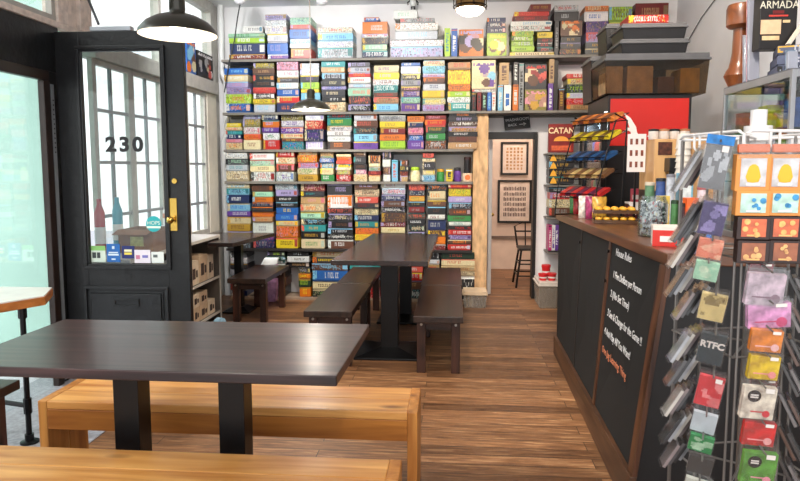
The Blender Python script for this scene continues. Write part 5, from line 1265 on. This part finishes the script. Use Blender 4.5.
def pack(px0,py0,px1,py1,Y,c,ink,lab,yaw=0,roll=0,tilt=12,style='plain',group='card sleeve packs on the spinner rack',th=.012,cat='card sleeves',header=True,writing=None):
    """hanging blister bag with a printed card in it; px box gives the centre and size of the card at depth Y"""
    cx_,cz_=aty((px0+px1)/2,(py0+py1)/2,Y); w=(px1-px0)/F*Y; h=(py1-py0)/F*Y
    T=thing('card_sleeve_pack',(cx_,Y,cz_),lab,cat,group)
    M=Matrix.Translation((cx_,Y,cz_))@Matrix.Rotation(math.radians(yaw),4,'Z')@Matrix.Rotation(math.radians(tilt),4,'X')@Matrix.Rotation(math.radians(roll),4,'Y')
    cm=mat('sleeve_%d_%d_%d'%c,c,.32,vary=.12 if style=='plain' else .5,scale=30 if style=='plain' else 45,coat=.4)
    build(MB().box(-w*.46,w*.46,-th/2,th/2,-h*.47,h*.42,M=M),'card_insert',cm,T,bevel=.001)
    b=MB(); b.box(-w*.5,w*.5,-th/2-.002,-th/2-.0012,-h*.5,h*.58,M=M); b.box(-w*.5,w*.5,th/2+.0012,th/2+.002,-h*.5,h*.58,M=M)
    build(b,'plastic_bag',clearp,T)
    if ink:
        im=mat('ink_%d_%d_%d'%ink,ink,.35,vary=.2,scale=40)
        if style=='badge':
            cm2=Matrix(M)@Matrix.Translation((-w*.18,-th/2-.0006,h*.2)); b=MB(); b.tube([M@Vector((-w*.16,-th/2-.0001,h*.18)),M@Vector((-w*.16,-th/2-.001,h*.18))],w*.19,20); build(b,'round_badge',mat('badge_black',(30,26,28),.35),T)
            b=MB(); 
            for dz in (-.03,.03): b.box(-w*.27,-w*.05,-th/2-.0011,-th/2-.001,h*(.18+dz)-.002,h*(.18+dz)+.002,M=M)
            build(b,'badge_print',mat('ink_w',(226,220,214),.4),T)
            b=MB(); b.tube([M@Vector((w*.24,-th/2-.0001,-h*.3)),M@Vector((w*.24,-th/2-.001,-h*.3))],w*.11,16); build(b,'price_spot',im,T)
            build(MB().box(-w*.2,w*.16,-th/2-.0011,-th/2-.0002,-h*.27,-h*.24,M=M),'printed_line',im,T)
        elif style=='spot':
            b=MB(); b.tube([M@Vector((w*.26,-th/2-.0001,-h*.26)),M@Vector((w*.26,-th/2-.001,-h*.26))],w*.12,16); build(b,'price_spot',im,T); build(MB().box(-w*.32,w*.14,-th/2-.0011,-th/2-.0002,-h*.25,-h*.21,M=M),'printed_line',im,T)
        elif style=='art':
            b=MB(); base=lin(c); acc=lin(ink); nx,ny=12,15
            g=[[base]*nx for _ in range(ny)]
            for q in range(7):
                bx,by,br=R.uniform(1,nx-1),R.uniform(1,ny-1),R.uniform(1,3.2); bc=mixc(base,acc,R.uniform(.3,1))
                for j in range(ny):
                    for i in range(nx):
                        if (i-bx)**2+(j-by)**2<br*br: g[j][i]=bc
            vs=[(-w*.44+w*.88*i/nx,-th/2-.0004,-h*.44+h*.82*j/ny) for j in range(ny+1) for i in range(nx+1)]; o_=len(b.v)
            for p in vs: b.v.append(tuple(M@Vector(p)))
            for j in range(ny):
                for i in range(nx): a_=j*(nx+1)+i; b.f.append((a_,a_+1,a_+nx+2,a_+nx+1)); b.c.append(g[j][i]); b.sm.append(False)
            build(b,'printed_art',printed(),T,recalc=False)
            x=0
    if writing:
        text(writing,h*.26,M@Matrix.Translation((0,-th/2-.0006,h*.1))@Matrix.Rotation(math.pi/2,4,'X'),mat('ink_w',(226,220,214),.4),'writing',T,.0003,sx=.95,bold=.001)
    if 'topmost on' in lab: build(MB().box(-w*.5,w*.5,-th/2-.004,-th/2-.003,h*.44,h*.62,M=M),'header_card',mat('header_blue',(40,120,190),.35,vary=.4,scale=50),T)['label']='blue header card'
    # price sticker
    if R.random()<.6: build(MB().box(w*.12,w*.36,-th/2-.0035,-th/2-.0024,h*.3,h*.42,M=M),'price_sticker',mat('ink_w',(226,220,214),.4),T)
    # hook through the header
    b=MB(); p0=M@Vector((0,-th/2-.02,h*.53)); p1=M@Vector((0,.10,h*.53)); b.tube([M@Vector((0,-th/2-.02,h*.56)),p0,p1],.0022,6); build(b,'hook',wgrey,T)
    return T
G1='card sleeve packs on the left side of the spinner rack'
left=[(703,141,727,190,(104,106,110),(190,194,200),'art','silver grey sleeve pack, topmost on the left of the spinner rack'),
(701,199,725,236,(74,70,116),(160,150,206),'art','purple starry sleeve pack under the topmost grey one'),
(698,237,722,259,(224,130,104),(240,190,160),'art','coral sleeve pack between the purple and mint ones'),
(695,259,718,281,(160,206,176),(226,232,206),'art','mint green sleeve pack under the coral one'),
(700,290,725,322,(212,190,130),(110,90,50),'art','golden cream sleeve pack above the RTFC pack'),
(699,329,724,366,(44,60,66),(100,120,126),'plain','dark teal sleeve pack lettered RTFC'),
(697,371,722,409,(214,56,64),(240,150,150),'art','red and pink sleeve pack under the RTFC pack'),
(692,409,716,434,(196,206,212),(230,234,238),'plain','pale silver sleeve pack under the red and pink one'),
(689,432,713,453,(40,140,76),(190,220,190),'art','green leafy sleeve pack low on the left of the rack'),
(688,453,712,475,(58,56,54),(90,86,84),'plain','black sleeve pack below the green leafy one'),
(684,475,710,500,(206,208,196),(150,160,140),'plain','off white sleeve pack cut by the bottom of the view')]
YL=1.60
for k,(a,b_,c,d,col,ink,st,lab) in enumerate(left):
    pack(a,b_,c,d,YL+.004*k,col,ink,lab,yaw=-22,roll=9,tilt=14,style=st,group=G1,writing='RTFC' if 'lettered RTFC' in lab else None)
# packs behind them seen edge-on, at the left
edge_cols=[((150,152,156),'silver'),((70,68,70),'grey'),((176,170,162),'pale'),((36,36,40),'charcoal'),((120,108,108),'dusty')]
rows_=[(690,170,48),(688,222,46),(684,250,40),(680,282,34),(687,305,34),(682,348,34),(679,372,34),(676,402,34),(674,430,34),(673,455,30)]
for r_,(px,py,hp) in enumerate(rows_):
    for k in range(4):
        col,cn=edge_cols[(r_+k*2)%5]
        Y=YL+.05+.006*r_*0
        cx_,cz_=aty(px+k*5.5,py-k*2,Y+.01*k); w=.064; h=hp/F*Y
        T=thing('card_sleeve_pack',(cx_,Y,cz_),'%s sleeve pack seen edge-on behind the left packs, row %s from the top'%(cn,ORD[r_]),'card sleeves','edge-on sleeve packs at the left of the rack, %s row'%ORD[r_])
        M=Matrix.Translation((cx_,Y+.02+.012*k,cz_))@Matrix.Rotation(math.radians(-100),4,'Z')@Matrix.Rotation(math.radians(-29),4,'X')
        build(MB().box(-w*.4,w*.4,-.004,.004,-h*.5,h*.42,M=M),'card_insert',mat('edge_%s'%cn,col,.3,vary=.2,scale=30,coat=.4),T,bevel=.001)
        build(MB().box(-w*.46,w*.46,-.0062,-.0055,-h*.55,h*.55,M=M),'plastic_bag',clearp,T)
# blue header card on the very left
a_,z_=aty(707,146,YL-.03)
# centre column
G2='deck packs on the front of the spinner rack'
YF=1.57
OR=(214,140,66)
def deck(px0,py0,px1,py1,frame_c,bg,blob,lab,Y=YF):
    cx_,cz_=aty((px0+px1)/2,(py0+py1)/2,Y); w=(px1-px0-.8)/F*Y; h=(py1-py0-.8)/F*Y
    T=thing('card_pack',(cx_,Y,cz_-h/2),lab,'card pack',G2); M=Matrix.Translation((cx_,Y,cz_))@Matrix.Rotation(math.radians(-6),4,'Z')@Matrix.Rotation(math.radians(4),4,'X')
    fm=mat('deckframe_%d'%frame_c[0],frame_c,.4,vary=.08,scale=10)
    build(MB().box(-w/2,w/2,0,.03,-h/2,h/2,M=M),'carton',fm,T,bevel=.0015)
    build(MB().box(-w*.37,w*.37,-.0012,-.0001,-h*.37,h*.40,M=M),'window_print',mat('deckbg_%d'%bg[0],bg,.35,vary=.3,scale=40,coat=.4),T)
    if blob=='oval':
        b=MB(); b.lathe([(.001,-h*.24),(w*.16,-h*.22),(w*.22,-h*.08),(w*.17,h*.1),(w*.13,h*.2),(w*.05,h*.26)],(0,0,0),20,M=M@Matrix.Translation((0,-.0016,-.002))@Matrix.Scale(.02,4,(0,1,0))); build(b,'yellow_figure',mat('blob_yellow',(240,176,40),.4,vary=.08),T)
    else:
        b=MB()
        for q in range(5):
            u,v=R.uniform(-.28,.28)*w,R.uniform(-.28,.3)*h; s_=R.uniform(.05,.1)*w; b.tube([M@Vector((u,-.0013,v)),M@Vector((u,-.0024,v))],s_,10)
        build(b,'picture_print',mat('blob_%d'%blob[0],blob,.4,vary=.4,scale=50),T)
    build(MB().box(-w*.2,w*.2,-.0024,-.0014,-h*.34,-h*.27,M=M),'title_print',mat('ink_w',(226,220,214),.4) if frame_c[0]>150 else mat('title_gold',(230,180,110),.4),T)
    b=MB(); b.tube([M@Vector((0,-.015,h*.45)),M@Vector((0,-.004,h*.46))],.002,6); 
    return T
names=[('left','left'),('right','right')]
for i,(xa,xb) in enumerate(((737.5,769),(769.5,801))):
    s_=['left','right'][i]
    deck(xa,155,xb,191,OR,(190,188,190),'oval','orange framed card pack with yellow egg figure, %s one in the top row'%s_)
    deck(xa,191,xb,216,OR,(176,210,196),(60,140,190),'orange framed card pack with blue green picture, %s one'%s_)
    deck(xa+1,216.5,xb,240,(46,26,22),(206,96,52),(240,170,100),'dark framed card pack with fiery orange picture, %s one of the upper pair'%s_,YF+.003)
    deck(xa+1,240.5,xb-1,264,(44,26,22),(150,84,50),(226,170,110),'dark framed card pack with brown orange picture, %s one of the lower pair'%s_,YF+.006)
a_,z_=aty(738,150,YF); c_,_=aty(801,150,YF)
_,zt_=aty(770,144,YF)
T=thing('header_strip',((a_+c_)/2,YF,z_),'orange header strip above the top card packs on the rack','header card')
h_=zt_-z_
for q,(u0,u1) in enumerate(((a_,a_+.072),(a_+.078,c_))): build(MB().box(u0,u1,YF-.004,YF+.008,z_-.006,z_+h_),'strip',mat('strip_orange',(210,100,38),.3,vary=.1,coat=.4),T,bevel=.003)
b=MB(); b.box(a_,c_,YF-.006,YF-.005,z_-.02,z_+h_+.004); build(b,'plastic_cover',clearp,T)
front=[(746,270,783,306,(184,160,174),(120,80,100),'spot','mauve grey sleeve pack in the centre of the rack, above the pink one'),
(747,300,789,328,(214,150,196),(206,70,120),'spot','pink sleeve pack hanging crooked under the mauve one'),
(750,327,781,352,(236,128,40),(240,190,190),'spot','orange sleeve pack between pink and yellow'),
(748,352,778,380,(240,186,30),(240,150,150),'spot','yellow sleeve pack under the orange one'),
(741,382,774,420,(224,206,190),(214,60,70),'badge','cream sleeve pack with round black badge'),
(742,418,774,446,(204,30,34),(240,170,170),'spot','red sleeve pack under the cream one'),
(741,447,775,486,(84,150,52),(240,150,170),'badge','green sleeve pack with round black badge, bottom centre')]
for k,(a,b_,c,d,col,ink,st,lab) in enumerate(front):
    pack(a,b_,c,d,YF-.012+.008*(k%2),col,ink,lab,yaw=-4,roll=3 if k!=1 else -5,tilt=8,style=st,group='coloured sleeve packs down the centre of the rack',th=.018)
for (a,b_,c,d,col,lab) in ((749,262,772,272,(150,30,50),'crimson sleeve pack peeking out above the mauve one'),(750,378,776,386,(120,22,30),'dark red sleeve pack peeking out below the yellow one'),(743,443,773,450,(96,16,26),'dark crimson sleeve pack peeking out below the red one')):
    pack(a,b_,c,d+6,YF+.022,col,None,lab,yaw=-4,tilt=6,group='dark packs behind the centre column')
# right side packs seen edge-on
for r_,(px,py,hp) in enumerate(((793,285,34),(790,312,34),(788,345,34),(788,375,34),(786,405,34),(785,438,34),(785,468,30))):
    for k in range(2):
        Y=1.66; cx_,cz_=aty(px+k*9,py+k*6,Y); h=hp/F*Y*1.1
        col,cn=[((60,56,56),'black'),((110,104,104),'grey'),((84,60,50),'brown')][(r_+k)%3]
        T=thing('card_sleeve_pack',(cx_,Y,cz_),'%s sleeve pack seen edge-on at the rack right side, %s row downwards'%(cn,ORD[r_]),'card sleeves','edge-on sleeve packs at the right of the rack, %s row'%ORD[r_])
        M=Matrix.Translation((cx_,Y,cz_))@Matrix.Rotation(math.radians(68),4,'Z')@Matrix.Rotation(math.radians(-26),4,'X')
        build(MB().box(-.032,.032,-.004,.004,-h*.5,h*.42,M=M),'card_insert',mat('redge_%s'%cn,col,.3,vary=.3,scale=30,coat=.4),T,bevel=.001)
        build(MB().box(-.036,.036,-.0062,-.0055,-h*.55,h*.55,M=M),'plastic_bag',clearp,T)
# hooks strings of the left column
# ============================================================ LAMPS
def pendant(px,pyrim,wpx,Y,D,lab,cz=None):
    x,z=aty(px,pyrim,Y); r=D/2
    T=thing('pendant_lamp',(x,Y,z),lab,'lamp')
    ol=mat('shade_olive',(44,41,30),.3,.35,vary=.1,coat=.3); ins=mat('shade_inside',(248,244,236),.5,vary=.01)
    prof=[(r,0),(r*.97,r*.10),(r*.80,r*.30),(r*.55,r*.44),(r*.30,r*.52),(r*.20,r*.55),(r*.19,r*.62)]
    b=MB(); b.lathe(prof,(x,Y,z),40,cap=False); build(b,'shade',ol,T)
    b=MB(); b.lathe([(q[0]-.004,q[1]+.0) for q in prof[:5]]+[(.004,r*.52)],(x,Y,z-.001),40,cap=False); build(b,'shade_lining',ins,T)
    b=MB(); b.lathe([(r*.19,r*.6),(r*.2,r*.62),(r*.2,r*.95),(r*.15,r*1.02),(.01,r*1.04)],(x,Y,z),20); build(b,'socket',ol,T)
    b=MB(); b.tube([(x,Y,z+r*1.03),(x,Y,CZ-.002)],.005,8); build(b,'cord',mat('cord_grey',(140,130,120),.7),T)
    bulb=mat('bulb_glow',(255,240,220),.4,emis=(255,236,208),es=30)
    b=MB(); b.sphere((x,Y,z+r*.24),r*.20); build(b,'bulb',bulb,T)
    l=bpy.data.lights.new('pendant_light','SPOT'); l.energy=22; l.color=(1,.93,.82); l.shadow_soft_size=.06; l.spot_size=math.radians(165); l.spot_blend=.4
    lo=bpy.data.objects.new('pendant_light',l); COL.objects.link(lo); lo.location=(x,Y,z+r*.02-.01)
    l.use_shadow=True
    return T
pendant(178,35,76,3.0,.366,'large olive metal pendant lamp hanging before the street door')
pendant(311,110,40,5.9,.366,'smaller looking far pendant lamp hanging in front of the game shelves')
# caged lantern
x,z=aty(470,12,5.0); T=thing('caged_lantern',(x,5.0,z),'brass caged lantern with glowing white base hanging near the ceiling','lamp')
br=mat('lantern_brass',(150,116,70),.3,.8); r=.112
b=MB(); b.lathe([(r*.97,.0),(r*.97,.40),(r*.5,.46),(.02,.5)],(x,5.0,z+.02),28,cap=False); build(b,'housing',br,T)
b=MB()
for q in (.04,.12,.2): 
    pts=[(x+r*1.12*math.cos(t*math.pi/12),5.0+r*1.12*math.sin(t*math.pi/12),z+q) for t in range(25)]; b.tube(pts,.005,6)
for k in range(8):
    t=k*math.pi/4+.2; b.tube([(x+r*1.12*math.cos(t),5.0+r*1.12*math.sin(t),z+.02),(x+r*1.12*math.cos(t),5.0+r*1.12*math.sin(t),z+.42)],.004,6)
build(b,'cage',mat('cage_dark',(60,46,34),.35,.7),T)
b=MB(); b.lathe([(r*.95,.03),(r*.9,.0),(r*.6,-.025),(.005,-.035)],(x,5.0,z+.005),28,cap=False); build(b,'diffuser',mat('diffuser_glow',(255,246,230),.4,emis=(255,240,214),es=9),T)
build(MB().tube([(x,5.0,z+.52),(x,5.0,CZ-.001)],.012),'stem',br,T)
# track spots near the ceiling
for (px,py,lab) in ((240,3,'white adjustable ceiling spotlight above the left end of the shelves'),(322,4,'white round ceiling spotlight above the game shelves')):
    x,z=aty(px,py,6.2); T=thing('ceiling_spotlight',(x,6.2,CZ-.05),lab,'lamp')
    zc=z+.05
    b=MB(); b.lathe([(.03,0),(.055,.02),(.055,.09),(.03,.12)],(x,6.2,zc-.06),18); build(b,'lamp_head',mat('spot_white',(226,226,230),.4),T)
    build(MB().tube([(x,6.2,zc+.06),(x,6.2,CZ-.0005)],.012),'stem',mat('spot_white',(226,226,230),.4),T)
# thin black cable down the left corner
p=[aty(px,py,6.62) for px,py in ((239.5,-14),(239,2),(236,18),(233,40),(228,60),(223,92))]
pts=[(q[0],6.66,q[1]) for q in p]; o=build(MB().tube(pts,.006,6),'cable',mat('cable_black',(30,30,32),.5)); tag(o,'thin black cable hanging down at the left end of the shelves','cable')
# small wall-mounted CCTV-like bracket high on the right wall
x,z=aty(699,2,6.0)
T=thing('wall_bracket',(2.25,6.2,2.8),'small black cable bracket high on the right wall','bracket'); y_=5.9
pts=[(RX-.01,6.7,2.62),(RX-.012,6.3,2.80),(RX-.012,5.7,2.98)]; build(MB().tube(pts,.004,6),'cable',mat('cable_black',(30,30,32),.5),T); build(MB().box(RX-.07,RX-.001,5.62,5.72,2.94,3.02),'bracket_box',mat('cable_black',(30,30,32),.5),T,bevel=.004)
# ============================================================ LIGHT
w=bpy.data.worlds.new('world'); SC.world=w; w.use_nodes=True; bg=w.node_tree.nodes['Background']; bg.inputs[0].default_value=(.98,.99,1.0,1); bg.inputs[1].default_value=1.3
def area(name,loc,rot,sx,sy,e,c=(1,1,1)):
    l=bpy.data.lights.new(name,'AREA'); l.shape='RECTANGLE'; l.size=sx; l.size_y=sy; l.energy=e; l.color=c
    o=bpy.data.objects.new(name,l); COL.objects.link(o); o.location=loc; o.rotation_euler=rot; return o
def spot(name,loc,tgt,e,ang,c=(1,1,1),r=.08):
    l=bpy.data.lights.new(name,'SPOT'); l.energy=e; l.spot_size=math.radians(ang); l.spot_blend=.9; l.color=c; l.shadow_soft_size=r
    o=bpy.data.objects.new(name,l); COL.objects.link(o); o.location=loc; d=Vector(tgt)-Vector(loc); o.rotation_euler=d.to_track_quat('-Z','Y').to_euler(); return o
# ceiling track at shelves and tables, plus spots added for counter and right wall
spot('track_and_fill_light',(-1.9,4.9,3.08),(-1.9,7,1.5),95,110)
spot('track_and_fill_light',(-.6,4.8,3.08),(-.7,7,1.5),95,110,(1,.97,.93))
spot('track_and_fill_light',(.5,4.8,3.08),(.5,7,1.4),85,90,(1,.84,.66))
spot('track_and_fill_light',(1.5,4.4,3.08),(1.7,7,2.0),30,80,(1,.86,.7))
spot('track_and_fill_light',(.9,3.6,3.08),(2.3,5.6,2.1),70,85,(1,.9,.8))  # added spot, brightens the right wall
spot('track_and_fill_light',(.6,2.3,3.08),(1.2,4.0,1.1),120,80,(1,.9,.78))  # added warm spot to lift the counter
spot('track_and_fill_light',(.2,.6,3.0),(.9,1.9,1.1),90,80,(1,.93,.85))
spot('track_and_fill_light',(-.3,3.4,3.08),(-.3,4.6,.4),110,95,(1,.88,.74))
l=bpy.data.lights.new('rear_light','POINT'); l.energy=28; l.color=(1,.86,.74); l.shadow_soft_size=.12; o=bpy.data.objects.new('rear_light',l); COL.objects.link(o); o.location=(.9,8.0,2.6)
sun=bpy.data.lights.new('sun','SUN'); sun.energy=1.6; sun.angle=math.radians(12); sun.color=(1,.98,.95); so=bpy.data.objects.new('sun',sun); COL.objects.link(so); so.rotation_euler=Vector((.72,.28,-.62)).to_track_quat('-Z','Y').to_euler()
vs_=SC.view_settings; SC.display_settings.display_device='sRGB'; vs_.view_transform='Standard'; vs_.look='None'; vs_.gamma=1; vs_.use_curve_mapping=False; vs_.exposure=.64
